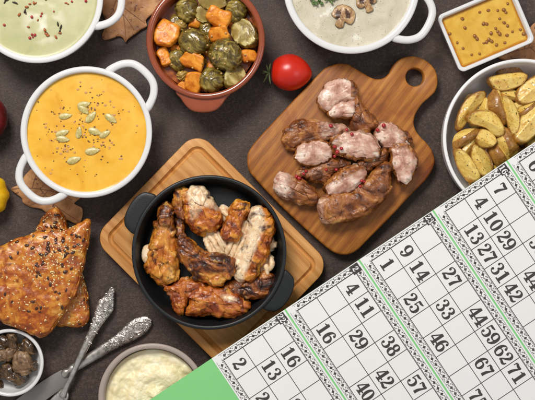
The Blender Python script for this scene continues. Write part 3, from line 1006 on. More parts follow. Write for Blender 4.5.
bm, _ = puff([(142, 252), (144, 246), (150, 244), (155, 248), (156, 256), (152, 263), (146, 264), (142, 259)], z1 + .006, .008, .008, 48, 12, amp=.0012, nsc=120, seed=3)
link('bone_end', bm, M['ch_meat'], pc)
piece('chicken_thigh', [(189, 190), (197, 186), (206, 190), (213, 199), (219.5, 210), (220, 222), (213, 231), (202, 234), (191, 229), (186, 219), (185.5, 204)],
      z1 + .009, .014, .012, 'ch_skin', 'pale topped chicken thigh with peppered golden lower half', 'chicken', CG, zonef=lambda x, y, t, nz: 1.2 - (y - 190) / 32 - max(0, min(.6, (192 - x) / 6)) - .6 * math.exp(-((x - 209) / 8) ** 2 - ((y - 213) / 6) ** 2), amp=.0022, nsc=75, seed=21)
piece('chicken_skin_strip', [(175, 193), (180, 189), (187, 190), (190, 197), (188, 208), (187, 221), (186, 232), (188, 240), (183, 246), (177, 240), (176, 226), (176, 208)],
      z1 + .006, .010, .010, 'ch_dark', 'dark crispy strip of chicken skin left of the thigh', 'chicken', CG, zonef=lambda x, y, t, nz: .65 - (y - 195) / 40, amp=.003, nsc=120, seed=31)
piece('chicken_wing', [(178, 237), (187, 238), (196, 246), (205, 253), (218, 255), (231, 258), (237, 266), (233, 275), (229, 281), (219, 284), (206, 283), (197, 279), (188, 269), (181, 259), (177, 247)],
      z1 + .010, .014, .012, 'ch_dark', 'dark crispy chicken wing in the middle with golden lower rim', 'chicken', CG, zonef=lambda x, y, t, nz: .12 + max(0, min(.8, (y - 269) / 9)) * max(0, min(1, (x - 198) / 12)) + (.3 if t < .2 else 0), amp=.0032, nsc=110, seed=41)
piece('chicken_chunk', [(234, 202), (241, 202), (247.5, 204.5), (247, 215), (243, 227), (239, 238), (232, 242), (225, 240.5), (221.5, 237), (223, 227), (228, 215)],
      z1 + .011, .013, .012, 'ch_skin', 'small golden oblong chicken chunk above the centre', 'chicken', CG, zonef=lambda x, y, t, nz: .0, amp=.002, nsc=110, seed=55, q=.55)
piece('chicken_slice', [(253, 209), (261, 207), (270, 213), (275, 225), (273, 238), (269, 251), (262, 266), (252, 279), (243, 281), (235, 275), (236, 262), (242, 247), (247, 233), (249, 218)],
      z1 + .010, .015, .012, 'ch_skin', 'long chicken slice, white meat on its left and brown skin on its right', 'chicken', CG,
      zonef=lambda x, y, t, nz: .5 + ((259 - (y - 240) * .40) - x) / 9 - max(0, (222 - y)) * .09, amp=.0018, nsc=80, seed=63)
piece('chicken_piece', [(159, 282), (167, 285), (175, 283), (185, 278), (195, 279), (204, 284), (200, 290), (191, 294), (186, 300), (183, 313), (178, 313), (173, 303), (167, 292)],
      z1 + .004, .010, .010, 'ch_red', 'reddish brown chicken piece pointing down at the lower left', 'chicken', CG, zonef=lambda x, y, t, nz: .25 if y < 300 else .1, amp=.0025, nsc=80, seed=71)
piece('chicken_piece', [(187, 292), (195, 287), (212, 286), (226, 289), (240, 296), (249.5, 303), (247, 311), (236, 316), (221, 318), (210, 315), (199, 314), (187, 312), (190, 302)],
      z1 + .006, .013, .010, 'ch_red', 'reddish brown chicken piece with a pale seam at the bottom', 'chicken', CG, zonef=lambda x, y, t, nz: 1.0 - (math.hypot((x - 229) / 12, (y - 297 - (x - 229) * .35) / 5)) * .8, amp=.0028, nsc=75, seed=83)
piece('chicken_piece', [(226, 284), (236, 278), (250, 280), (263, 273), (276, 281), (274, 290), (261, 297), (246, 299), (236, 297), (228, 292)],
      z1 + .004, .011, .010, 'ch_dark', 'very dark crispy chicken piece at the lower right', 'chicken', CG, zonef=lambda x, y, t, nz: .15, amp=.003, nsc=120, seed=91)

# ---------------------------------------------------------------- pork on the board
PG = 'slices of roast pork on the wooden board'
zb = ZB + .009
rim = lambda k_=1.0, t0=.25: (lambda x, y, t, nz: (1 if t < .42 else 0) * k_)
piece('pork_slice', [(349, 116), (351, 104), (356, 92), (364, 105), (371, 112), (377.5, 120), (374, 130), (368, 136), (358, 136), (350, 128)], zb, .013, .009, 'pork_skin', 'plain brown pork chunk just right of the topmost pale slice', 'pork', PG, amp=.0022, nsc=110, seed=2)
piece('pork_slice', [(279, 140), (286, 128), (298, 120), (315, 118.5), (330, 122.5), (346, 126), (346, 136), (330, 141), (318, 143), (304, 148), (288, 148)], zb - .001, .012, .008, 'pork_skin', 'long brown pork piece lying at the upper left of the pile', 'pork', PG, amp=.003, nsc=110, seed=5, zonef=lambda x, y, t, nz: min(.55, max(0, (x - 308) / 30)))
piece('pork_slice', [(318, 99), (321.5, 89), (331, 81), (343, 78), (354, 83), (357.5, 92), (355, 100), (344, 102), (336, 105), (330, 111), (322, 108)], zb + .002, .013, .010, 'pork_meat', 'pale fatty pork slice at the top of the pile', 'pork', PG, zonef=lambda x, y, t, nz: (.75 if x > 350 and y < 98 else 0) + (.7 if t < .35 else 0), amp=.0022, nsc=90, seed=12)
piece('pork_slice', [(329, 110), (335, 104), (345, 101.5), (355, 101), (356, 109), (352, 117.5), (341, 119), (330, 117)], zb + .004, .011, .010, 'pork_meat', 'small square pale pork slice tucked under the topmost one', 'pork', PG, zonef=lambda x, y, t, nz: (.9 if t < .45 and y > 110 else 0), amp=.0014, nsc=110, seed=15, q=.5)
piece('pork_slice', [(353, 166), (359, 160), (374, 158), (385, 148), (388, 156), (381, 166), (367, 172), (356, 173)], zb, .010, .008, 'pork_skin', 'narrow brown pork piece half hidden right of the centre', 'pork', PG, amp=.0024, nsc=110, seed=17)
piece('pork_slice', [(296, 172), (309, 164), (328, 158), (343, 159), (349, 165), (334, 175), (327, 185), (310, 182), (299, 178)], zb, .011, .008, 'pork_skin', 'brown pork piece in the middle under the peppercorns', 'pork', PG, amp=.0026, nsc=100, seed=19, zonef=lambda x, y, t, nz: .2)
piece('pork_slice', [(294, 156), (297, 147), (306, 141.5), (320, 141), (330, 145.5), (333, 153), (329, 160), (319, 165), (305, 165.5), (296, 162)], zb + .006, .011, .010, 'pork_meat', 'oval pink cut pork slice at the left of the pile', 'pork', PG, zonef=rim(.9, .12), amp=.0014, nsc=80, seed=23, q=.6)
piece('pork_slice', [(330, 141), (336, 133), (350, 131), (364, 131.5), (373, 137), (380, 149), (377, 158), (364, 161), (348, 157.5), (337, 153), (330, 147)], zb + .008, .011, .012, 'pork_meat', 'large pale pork slice in the centre with browned lower edge', 'pork', PG,
      zonef=lambda x, y, t, nz: (1 if t < .5 else 0) * (1 if (y > 148 or x < 338) else .5) + max(0, min(.6, (346 - x) / 16)), amp=.0016, nsc=80, seed=27, q=.65)
piece('pork_slice', [(373, 134), (377, 125), (387, 121.5), (400, 127), (411, 138), (409, 146), (400, 147), (391, 150), (380, 145)], zb, .012, .008, 'pork_meat', 'pale pork slice with a brown corner at the upper right', 'pork', PG, zonef=lambda x, y, t, nz: max(0, min(.9, (x - 396) / 10)) + (.6 if t < .4 else 0), amp=.0018, nsc=90, seed=29)
piece('pork_slice', [(389, 149), (394, 142), (402, 139), (409, 142), (414, 152), (416.5, 164), (413, 174), (405, 184.5), (396, 179), (390, 163)], zb + .003, .012, .010, 'pork_meat', 'upright oval pork slice at the far right', 'pork', PG, zonef=lambda x, y, t, nz: (1 if t < .42 else 0) * .9 + max(0, min(.7, (154 - y) / 10)) + max(0, min(.5, (x - 408) / 6)), amp=.0018, nsc=80, seed=33, q=.65)
piece('pork_slice', [(273.5, 184), (277, 176), (281, 172.5), (291, 175), (303, 181), (315, 189.5), (319.5, 199), (313, 204.5), (301, 206), (288, 199.5), (276, 192.5)], zb, .012, .008, 'pork_skin', 'marbled pork chunk at the lower left with a pale left tip', 'pork', PG,
      zonef=lambda x, y, t, nz: .95 - (x - 276) / 32, amp=.0026, nsc=90, seed=37)
bm, zn = loft([(318, 211, zb + .002, 11, .010), (330, 209, zb + .003, 13.5, .012), (344, 207, zb + .003, 14.5, .013), (357, 203, zb + .003, 14.5, .013), (370, 194, zb + .003, 14, .013), (380, 181, zb + .003, 11.5, .012), (385, 170, zb + .003, 7, .010), (386, 162, zb + .003, 3.5, .006)],
              n=170, m=70, amp=0, seed=43, cap=.05, sq=.75, zonef=lambda x, y, s, a: max(.05, .5 - (x - 318) / 50))
bm.verts.index_update()
meat_disp(bm, [(318, 211), (344, 207), (370, 194), (385, 170)], [0] * len(bm.verts), .004, .0012, 43, .6)
tag(link('pork_slice', bm, M['pork_skin'], zone=zn), 'longest curved brown pork piece at the bottom of the pile', 'pork', PG)
piece('pork_slice', [(325, 189), (328, 180), (338, 171.5), (350, 166), (361, 166), (367.5, 173), (363, 181), (351, 190), (338, 195), (328, 195)], zb + .007, .010, .010, 'pork_meat', 'slanting oval pork slice with brown rim below the centre', 'pork', PG,
      zonef=lambda x, y, t, nz: 1 - max(0, min(1, (y - (186 - (x - 325) * .42)) / 8 + .5)) + (.9 if t < .3 else 0), amp=.0016, nsc=85, seed=47, q=.6)

# ---------------------------------------------------------------- potatoes
TG = 'roast potato wedges in the grey bowl'
def wedge(ol, z, h, hb, skin, label, seed):
    n = 72
    pts = catmull(ol, n)
    cx = sum(p[0] for p in pts) / n; cy = sum(p[1] for p in pts) / n
    pts = [(cx + (x - cx) * 1.09, cy + (y - cy) * 1.09) for x, y in pts]
    sxx = sum((p[0] - cx) ** 2 for p in pts); syy = sum((p[1] - cy) ** 2 for p in pts); sxy = sum((p[0] - cx) * (p[1] - cy) for p in pts)
    th = .5 * math.atan2(2 * sxy, sxx - syy)
    nx, ny = -math.sin(th), math.cos(th)
    half = max(abs((p[0] - cx) * nx + (p[1] - cy) * ny) for p in pts)
    rnd = random.Random(seed)
    off = rnd.uniform(-.45, .45) * half if not skin else 0
    k1, k2 = rnd.uniform(.2, .5), rnd.uniform(.8, 1.5)
    if rnd.random() < .5: k1, k2 = k2, k1
    bm = bmesh.new(); rows = []; info = []
    def ring(r, f, t):
        row = []
        for (x, y) in (pts if r > 0 else pts[:1]):
            xx = cx + (x - cx) * r; yy = cy + (y - cy) * r
            dz = f(xx, yy)
            row.append(bm.verts.new(P(xx, yy, z) + Vector((0, 0, dz)))); info.append((xx, yy, t))
        return row if r > 0 else row * n
    R_ = 18
    for i in range(9):
        a = i / 9 * math.pi / 2
        rows.append(ring(math.sin(a) ** .8, lambda x, y, a=a: -hb * math.cos(a), -1))
    for i in range(R_ + 1):
        r = 1 - i / R_
        def f(x, y, r=r, i=i):
            d = ((x - cx) * nx + (y - cy) * ny - off) / half
            if skin:
                return h * 1.25 * (1 - r ** 2.2)
            e = min(1, (1 - r) / .10)
            return h * (e ** .6) * (1 - (k1 if d > 0 else k2) * abs(d) * .95)
        rows.append(ring(r, f, 1 - r))
    grid_faces(bm, rows)
    bmesh.ops.recalc_face_normals(bm, faces=bm.faces)
    displace(bm, .0010, 60, 3, seed); displace(bm, .0006, 220, 3, seed + 9, ridge=.5)
    def zf(x, y, t):
        if t < 0: return 1.0
        d = ((x - cx) * nx + (y - cy) * ny) / half
        if skin: return 1.0 if skin == 1 and d * (1 if seed % 2 else -1) < .35 else 0.1
        return 1.0 if t < .1 else (.55 if t < .17 else 0)
    o = link('potato_wedge', bm, M['potato'], zone=[zf(*i_) for i_ in info])
    return tag(o, label, 'potato wedge', TG)


pots = [
 # outline, z, skin?, label
 ([(488, 78), (500, 75), (512, 73.5), (521, 73), (526, 76.5), (522, 84), (512, 89), (500, 91), (491, 86)], .030, 0, 'topmost pale wedge lying level under the bowl rim'),
 ([(457, 118), (462, 105), (472, 95), (483, 92.5), (484, 99), (474, 111), (465, 125), (458.5, 130), (456, 126)], .030, 0, 'herb flecked pale wedge at the upper left of the potatoes'),
 ([(478, 103), (485, 98), (490, 107), (486, 114), (478, 113)], .026, 0, 'small wedge end beside the upper left wedge'),
 ([(500, 92), (508, 89), (517, 92), (517, 100), (508, 100), (502, 98)], .025, 0, 'shaded potato piece under the topmost wedge'),
 ([(508, 107), (515, 103), (523, 104), (521, 114), (515, 117)], .026, 0, 'small pale wedge near the bowl centre'),
 ([(487, 106), (490, 95), (497, 89.5), (502, 97), (505, 108), (508, 119), (503, 124), (497, 119), (490, 112)], .032, 1, 'upright brown skinned wedge near the top'),
 ([(516, 95), (521, 86), (532, 78), (544, 74), (546, 90), (541, 97), (530, 103.5), (519, 103.5)], .032, 0, 'wide pale wedge at the right edge of the photo'),
 ([(516, 115), (523, 105), (535, 100), (541, 103), (537, 110), (527, 115), (519, 121)], .031, 1, 'brown skinned wedge below the wide right one'),
 ([(501.5, 95.5), (508, 99), (513, 104), (518, 115), (518, 127), (513.5, 136), (509, 128), (506, 118), (503, 107)], .036, 0, 'narrow yellow wedge standing beside the upright brown one'),
 ([(467, 118.5), (472, 113), (480, 111), (491, 112), (499, 120), (503, 130), (502, 136), (494, 135.5), (485, 128), (472, 124)], .037, 0, 'golden wedge lying across the middle of the potatoes'),
 ([(513, 136), (518, 121), (532, 107), (546, 101), (548, 116), (537, 132), (526, 142), (517, 142)], .037, 0, 'big pale wedge at the lower right above the cards'),
 ([(453.5, 142), (457, 134), (467, 129.5), (477, 129.5), (481, 132), (474, 139.5), (463, 146), (455, 150)], .034, 1, 'wedge with a brown skin edge at the left wall of the bowl'),
 ([(475, 139), (481, 129.5), (491, 133), (495.5, 141), (490, 147), (480, 146)], .034, 0, 'short wedge below the golden middle wedge'),
 ([(461, 149), (466, 143), (474, 138), (475.5, 147), (469, 155), (463, 154)], .029, 0, 'small wedge end in the lower left of the bowl'),
 ([(498, 140), (501, 132), (507, 129), (514, 137), (518.5, 148), (512, 155), (505, 154), (500, 147)], .035, 1, 'brown skinned wedge just above the card edge'),
 ([(454, 151.5), (460, 149.5), (468, 156), (476, 168), (479, 178), (470, 182), (462, 174), (457, 164)], .034, 0, 'long wedge at the lower left of the bowl'),
 ([(470, 155), (473, 145), (480, 147), (488, 155), (492, 165), (490, 174), (481, 176), (474, 168)], .031, 0, 'wedge tucked between the long lower left one and the cards'),
 ([(489, 149), (495, 142), (502, 147), (510, 157), (506, 166), (498, 166), (492, 159)], .029, 1, 'brown edged wedge beside the card corner'),
 ([(534, 117), (543, 112), (548, 128), (540, 136), (533, 130)], .030, 0, 'wedge end at the right edge behind the big pale one'),
 ([(490, 124), (500, 122), (508, 132), (500, 140), (491, 134)], .024, 1, 'dark piece of potato deep among the middle wedges'),
 ([(505, 160), (518, 152), (528, 160), (518, 172), (506, 172)], .026, 0, 'wedge mostly hidden below the cards'),
 ([(526, 141), (540, 135), (552, 142), (545, 154), (530, 153)], .028, 0, 'hidden wedge at the right below the cards'),
]
for i, (ol, z, sk, lb) in enumerate(pots):
    wedge(ol, z + .002, .0085, .011, sk, lb, i + 3)
# a lower layer that carries the wedges
for i in range(16):
    a = i * 2.4; r = 14 + 3.2 * i
    x, y = 520 + r * math.cos(a), 138 + r * math.sin(a) * 1.0
    if math.hypot(x - 520, y - 138) > 62: continue
    w, hh_ = 19, 11; b = random.uniform(0, 3.14)
    ol = [(x + w * math.cos(t_) * math.cos(b) - hh_ * math.sin(t_) * math.sin(b), y + w * math.cos(t_) * math.sin(b) + hh_ * math.sin(t_) * math.cos(b)) for t_ in [k_ * math.pi / 5 for k_ in range(10)]]
    piece('potato_wedge', ol, .024, .006, .008, 'potato_skin' if i % 2 else 'potato', 'potato wedge buried in the bottom layer of the bowl', 'potato wedge', 'buried bottom layer of potato wedges', n=40, rings=10, q=.5, amp=.001, nsc=70, seed=i, zonef=lambda x, y, t, nz: 0)

# ---------------------------------------------------------------- sprouts and pumpkin
def sprout(x, y, rx, ry, z, ang, mat, label, seed):
    rx *= 1.04; ry *= 1.04
    a = R(ang); ol = []
    for i in range(16):
        t_ = 2 * math.pi * i / 16
        px, py = rx * math.cos(t_), ry * math.sin(t_) * (1 - .12 * math.cos(t_))
        ol.append((x + px * math.cos(a) - py * math.sin(a), y + px * math.sin(a) + py * math.cos(a)))
    bm, _ = puff(ol, z, min(rx, ry) * S * .85, min(rx, ry) * S * .8, 80, 20, q=.95, p=1.0, amp=0)
    # leaf layers: overlapping shells that spiral from the stem
    bm.normal_update(); c = P(x, y, z); mv = []
    for v in bm.verts:
        d = v.co - c
        u = d.x * math.cos(a) - d.y * math.sin(a) * -1
        w = -d.x * math.sin(a) + d.y * math.cos(a)
        ph = math.atan2(d.z, w)
        L = (u / (rx * S)) * 1.6 + .8 * math.sin(ph * 1.5 + seed) + 1.3 * fbm(v.co, 60, 2, seed)
        f = L - math.floor(L)
        mv.append(v.co + v.normal * (.0021 * (f ** .7) - .0010 + .0006 * fbm(v.co, 200, 3, seed)))
    for v, q_ in zip(bm.verts, mv): v.co = q_
    zn = [0.0] * len(bm.verts)
    if seed in CUT:
        nrm_ = Vector(CUT[seed]).normalized(); lim = .30 * min(rx, ry) * S
        for i_, v in enumerate(bm.verts):
            h_ = (v.co - c).dot(nrm_)
            if h_ > lim:
                v.co -= nrm_ * (h_ - lim) * .93
                zn[i_] = 1.0 if h_ > lim + .0008 else .5
    o = link('brussels_sprout', bm, M[mat] if seed not in CUT else M['sprout_cut'], zone=zn)
    return tag(o, label, 'brussels sprout', 'brussels sprouts in the terracotta pot')

CUT = {11: (-.1, -.2, 1), 21: (-.35, .1, 1), 41: (.3, .25, 1), 6: (.2, -.1, 1)}
SP = [(187, 10, 12, 11, .036, 80, 'sprout', 'dark whole sprout at the top left of the pot'),
      (204, 14, 9, 8.5, .036, 30, 'sprout_pale', 'tan sprout between dark sprout and pumpkin chunks'),
      (213, 1, 14, 9, .040, 10, 'sprout_pale', 'yellowish halved sprout at the top of the pot'),
      (236, 11, 11, 10, .038, 120, 'sprout', 'round sprout at the upper right of the pot'),
      (245, 34, 15.5, 11.5, .040, 50, 'sprout_pale', 'halved sprout with a dark slit at the right'),
      (194, 42, 15, 12, .044, 15, 'sprout', 'large sprout left of the centre'),
      (226, 55, 16.5, 15, .045, 35, 'sprout', 'largest sprout, right of the centre'),
      (212, 80, 12.5, 12, .040, 0, 'sprout', 'dark round sprout at the bottom of the pot'),
      (234, 77, 12.5, 9.5, .041, 130, 'sprout_pale', 'cut sprout at the lower right of the pot'),
      (178, 60, 10.5, 9.5, .034, 100, 'sprout', 'shaded sprout at the left behind the pumpkin'),
      (183, 76, 5, 6, .036, 90, 'sprout_pale', 'tiny pale bud at the lower left of the pot'),
      (180, 26, 6.5, 6, .036, 40, 'sprout_pale', 'small pale sprout beside the left pumpkin chunk')]
for i, a_ in enumerate(SP):
    sprout(*a_[:6], a_[6], a_[7], i * 5 + 1)
PU = 'pumpkin chunks in the terracotta pot'
for i, (x, y, z, w, h, hz, a, lb) in enumerate([
    (166.5, 34, .040, 22, 24, .008, 15, 'big pumpkin chunk at the left side of the pot'),
    (219, 17, .043, 22, 15, .008, 20, 'upper of two stacked pumpkin chunks'),
    (219.5, 34, .042, 19, 15, .008, -15, 'lower of two stacked pumpkin chunks'),
    (193, 61, .041, 23, 14, .007, 22, 'flat pumpkin chunk below the large left sprout'),
    (194, 82, .038, 15, 20, .007, 8, 'pumpkin chunk at the bottom edge of the pot'),
    (164.5, 57, .034, 11, 17, .007, -25, 'narrow pumpkin chunk at the left wall'),
    (249, 56, .035, 15, 11, .007, -10, 'small pumpkin chunk at the right wall'),
    (184, 87, .032, 10, 9, .006, 35, 'sunken pumpkin bit at the lower left wall'),
    (238, 24, .031, 18, 12, .006, 5, 'sunken pumpkin piece between the right sprouts')]):
    cubelet(x, y, z, w * 1.08, h * 1.08, hz, a, M['pumpkin'], 'pumpkin_chunk', lb, 'pumpkin', PU, seed=i + 7, amp=.0011, q=.22, tilt=(random.uniform(-.25, .25), random.uniform(-.25, .25)))
for i in range(14):
    a = i * 2.4; r = 5 + i * 2.4
    cubelet(205 + r * math.cos(a), 40 + r * math.sin(a), .031, 16, 13, .006, i * 40, M['pumpkin'] if i % 2 else M['sprout'], 'vegetable_piece', 'sunken cooked vegetable piece at the bottom of the terracotta pot', 'vegetable', 'sunken vegetable pieces in the terracotta pot', seed=i, q=.6, amp=.002)

# ---------------------------------------------------------------- pastries
def pastry(ol, z, h, label, seed, hb):
    bm, zn = puff(ol, z, h, hb, 170, 34, q=.5, p=.7, amp=.0030, nsc=26, seed=seed, zonef=lambda x, y, t, nz: 1 if t < .06 else 0, octv=5)
    bm.normal_update()
    for v in bm.verts:            # flaky layers along the cut sides
        if v.normal.z < .75 and abs(v.normal.z) < .95:
            lay = math.sin(v.co.z * 2600 + 3 * fbm(v.co, 60, 2, seed)) * .0006 + .0018 * fbm(v.co, 130, 3, seed)
            v.co += Vector((v.normal.x, v.normal.y, 0)) * lay
    displace(bm, .0022, 60, 4, seed + 6, ridge=.8)
    displace(bm, .0008, 240, 3, seed + 2, ridge=.5)
    return tag(link('puff_pastry', bm, M['pastry'], zone=zn), label, 'pastry', 'seeded puff pastries')
past2 = pastry([(56, 209), (61, 214), (65, 224), (72, 240), (77, 262), (84, 285), (88, 306), (88, 320), (83, 324.5), (70, 325), (56, 322), (36, 300), (34, 262), (37, 240), (41, 225), (48, 214)], .009, .011, 'lower seeded pastry poking out beneath the large one', 4, .008)
past1 = pastry([(89.5, 220), (89, 232), (86, 248), (82, 268), (77, 286), (68, 304), (58, 320), (50, 331), (41, 336.5), (31, 333), (18, 327), (0, 320), (-22, 312), (-34, 300), (-30, 270), (-12, 254), (2, 247), (19, 240), (34, 234), (50, 231), (62, 232), (72, 229), (82, 223)], .030, .013, 'large golden seeded puff pastry on top of the other', 8, .012)

# ---------------------------------------------------------------- tomato, apple, squash
c = P(290, 72.5, .02)
bm = bmesh.new()
bmesh.ops.create_uvsphere(bm, u_segments=64, v_segments=40, radius=1)
for v in bm.verts:
    x, y, z = v.co
    e = 1 - .18 * max(0, x) ** 2 + .0 * x
    px = x * 20.5 + (1.5 * max(0, x) ** 3)
    if x < -.85: px += (-x - .85) * 10 * 1.2
    py, pz = y * 18.3 * e, z * 17.5 * e
    v.co = Vector((px, py, pz)) * kz(.02)
bmesh.ops.rotate(bm, verts=bm.verts, cent=(0, 0, 0), matrix=Matrix.Rotation(R(-4), 3, 'Z'))
bmesh.ops.translate(bm, verts=bm.verts, vec=(c.x, c.y, 17.3 * kz(.02)))
tom = thing('tomato', (c.x, c.y, 0), 'small ripe red tomato lying on its side', 'tomato')
link('fruit', bm, M['tomato'], tom)
bm = bmesh.new()
c0 = P(269.5, 73, .021)
for i, (dx, dy, dz) in enumerate([(-3, -8, .004), (-7, -2, .002), (-4, 4, .0), (1, 11, .001), (-6, 9, -.003), (1, -9, .006)]):
    q0 = c0; q1 = c0 + Vector((dx * .5 * S - .001, -dy * .5 * S, dz + .003)); q2 = c0 + Vector((dx * S, -dy * S, dz))
    pts = [q0.lerp(q1, t_).lerp(q1.lerp(q2, t_), t_) for t_ in [j / 10 for j in range(11)]]
    tube(bm, pts, [.0009 * math.sin(math.pi * (.15 + .8 * j / 10)) + .0002 for j in range(11)], [.0005] * 11, 8)
tube(bm, [c0, c0 + Vector((-.004, .001, .002)), c0 + Vector((-.008, 0, .001))], [.0012, .001, .0013], [.0012, .001, .0013], 8)
link('calyx', bm, M['calyx'], tom)

def ball(x, y, r, zs, mat, name, label, cat, lobes=0, la=0):
    k = kz(r * S)
    c = P(x, y, r * S)
    bm = bmesh.new()
    bmesh.ops.create_uvsphere(bm, u_segments=64, v_segments=32, radius=1)
    for v in bm.verts:
        a = math.atan2(v.co.y, v.co.x); rr = math.hypot(v.co.x, v.co.y)
        f = 1 + la * math.cos(lobes * a) * rr
        dz = v.co.z - .12 * math.exp(-(rr / .25) ** 2) * (1 if v.co.z > 0 else -1)
        v.co = Vector((v.co.x * r * k * f, v.co.y * r * k * f, dz * r * k * zs))
    mz = min(v.co.z for v in bm.verts)
    bmesh.ops.translate(bm, verts=bm.verts, vec=(c.x, c.y, -mz))
    th_ = thing(name, (c.x, c.y, 0), label, cat)
    link('fruit', bm, mat, th_)
    bm = bmesh.new()
    tz = 2 * r * k * zs
    tube(bm, [Vector((c.x, c.y, tz * .88)), Vector((c.x + .001, c.y, tz * .98)), Vector((c.x + .004, c.y + .001, tz * 1.08))], [.002, .0014, .002], [.002, .0014, .002], 10)
    link('stalk', bm, M['leaf_vein'], th_)
ball(-18.5, 117.5, 25, .95, M['apple'], 'apple', 'dark red apple just showing at the left edge', 'apple')
ball(-15.5, 195, 22.5, .8, M['squash'], 'small_squash', 'small bright yellow squash at the left edge', 'squash', 9, .04)

# ---------------------------------------------------------------- small bowl mushrooms
MG = 'fried mushroom pieces in the small white bowl'
mush = [([(-16, 336), (-4, 333), (8, 336), (16, 342), (12, 350), (0, 346), (-14, 348)], .022, 'mush', 'long dark mushroom strip along the top of the small bowl'),
        ([(8, 336), (14, 333), (18, 340), (18, 352), (14, 358), (10, 350)], .026, 'mush', 'curled dark mushroom strip near the bowl top'),
        ([(20, 345), (25, 338.5), (31, 339), (34, 347), (34, 355), (28, 353), (23, 352)], .022, 'mush', 'nearly black mushroom piece at the right of the bowl'),
        ([(-4, 352), (8, 349), (15, 350), (12, 358), (2, 361), (-8, 360)], .028, 'mush_cap', 'light brown mushroom strip in the bowl middle'),
        ([(13, 358), (19, 352.5), (27, 354), (32, 361), (30, 371), (23, 375), (15, 371)], .027, 'mush_cap', 'round brown mushroom cap at the right of the bowl'),
        ([(29, 362), (34, 360.5), (37, 365), (34, 370), (29, 369)], .024, 'mush', 'small dark stem end touching the mushroom cap'),
        ([(2, 366), (12, 364), (14, 374), (18, 380), (8, 382), (-2, 376)], .023, 'mush', 'dark mushroom piece low in the bowl'),
        ([(-18, 362), (-6, 362), (0, 370), (-4, 382), (-16, 378)], .024, 'mush', 'dark mushroom piece at the left side of the bowl'),
        ([(-6, 380), (4, 383), (2, 390), (-8, 388)], .016, 'mush', 'small mushroom scrap at the bottom of the bowl'),
        ([(-14, 346), (-2, 343), (6, 348), (0, 354), (-12, 354)], .025, 'mush', 'mushroom strip between the two long strips at the left'),
        ([(14, 370), (24, 372), (28, 378), (20, 384), (12, 380)], .019, 'mush', 'mushroom piece below the round cap'),
        ([(16, 344), (24, 348), (24, 356), (17, 356)], .020, 'mush', 'shaded mushroom bit above the round cap')]
for i, (ol, z, m_, lb) in enumerate(mush):
    piece('mushroom_piece', ol, z - .005, .006, .010, m_, lb, 'mushroom', MG, n=90, rings=20, q=.6, low=.0045, med=.0010, seed=i + 60)

# ---------------------------------------------------------------- cutlery
def axis_outline(p0, p1, prof):
    """prof: list of (s 0..1, half width px) -> closed outline"""
    d = Vector((p1[0] - p0[0], p1[1] - p0[1])); L = d.length; d.normalize(); n = Vector((-d.y, d.x))
    up = [(p0[0] + d.x * L * s + n.x * w, p0[1] + d.y * L * s + n.y * w) for s, w in prof]
    dn = [(p0[0] + d.x * L * s - n.x * w, p0[1] + d.y * L * s - n.y * w) for s, w in reversed(prof)]
    return up + dn


def spiral(c, r, turns, z, dirn=1, a0=0, w=.0007):
    pts = []
    for i in range(26):
        t_ = i / 25
        a = a0 + dirn * turns * 2 * math.pi * t_
        pts.append(Vector((c.x + r * (1 - .85 * t_) * math.cos(a), c.y + r * (1 - .85 * t_) * math.sin(a), z + .0003 * t_)))
    return pts


def ornament(bm, p0, p1, items, zf):
    d = Vector((p1[0] - p0[0], p1[1] - p0[1])); L = d.length; d.normalize(); n = Vector((-d.y, d.x))
    for s, off, r, dr, a0 in items:
        off *= .74
        x = p0[0] + d.x * L * s + n.x * off; y = p0[1] + d.y * L * s + n.y * off
        c = P(x, y, zf(s)); zz = zf(s) - .00007 * off * off
        tube(bm, spiral(c, r * S * 1.1, 1.1, zz, dr, a0), [.0010 * (1 - .5 * i / 25) for i in range(26)], .0007, 8)


kn0, kn1 = (67, 372.5), (150.5, 320)
knife = thing('table_knife', P(100, 350, 0), 'silver table knife with ornate handle lying under the fork', 'knife')
bm, zn = loft([(66, 373, .005, 3.2, .0028), (78, 365.5, .005, 4.6, .0034), (95, 355, .005, 5.2, .0036), (110, 345.5, .005, 6.0, .0038), (120, 339.5, .0052, 6.8, .0038), (127, 335, .0052, 8.2, .0036), (134, 330, .0052, 9.4, .0034), (141, 325.5, .0052, 9.0, .0032), (147, 321.5, .0052, 6.6, .003), (151, 319, .0052, 3.5, .0024)],
              n=100, m=32, amp=.0, cap=.02, zonef=lambda x, y, s, a: 1 if s > .45 else .12)
link('handle', bm, M['silver'], knife, zone=zn)
bm = bmesh.new()
zk = lambda s: .0088 if s > .5 else .0084
d = Vector((kn1[0] - kn0[0], kn1[1] - kn0[1])).normalized()
ring_c = P(139, 327, .0085)
pts = []
for i in range(40):
    a = 2 * math.pi * i / 40
    x, y = 6.8 * S * math.cos(a), 4.6 * S * math.sin(a)
    th = R(32)
    pts.append(Vector((ring_c.x + x * math.cos(th) - y * math.sin(th), ring_c.y + x * math.sin(th) + y * math.cos(th), .0086)))
tube(bm, pts, .0006, .0006, 8, closed=True)
ornament(bm, kn0, kn1, [(.57, 2.5, 2.6, 1, 0), (.61, -2.5, 2.6, -1, 2), (.66, 2.8, 2.6, 1, 1), (.70, -3, 2.8, -1, 3), (.75, 4.6, 2.4, 1, 2), (.77, -4.8, 2.4, -1, 0), (.82, 6.6, 2.0, -1, 1), (.86, -6.8, 2.0, 1, 1), (.93, 4.8, 2.2, 1, 0), (.95, -3.8, 2.2, -1, 0), (.53, 0, 2.4, 1, 0), (.90, 6.2, 1.8, 1, 2), (.98, 0, 2.0, 1, 0)], zk)
link('scrollwork', bm, M['silver'], knife)
bm = slab([(66, 371), (68, 378), (67, 384), (62, 389), (52, 396), (38, 406), (20, 419), (4, 430), (-10, 438), (-8, 430), (2, 414), (12, 403), (28, 391), (44, 380), (55, 373.5), (61, 370.5)], .0030, .0048, .0006, 120)
o = link('blade', bm, M['blade'], knife); shade(o, 30)
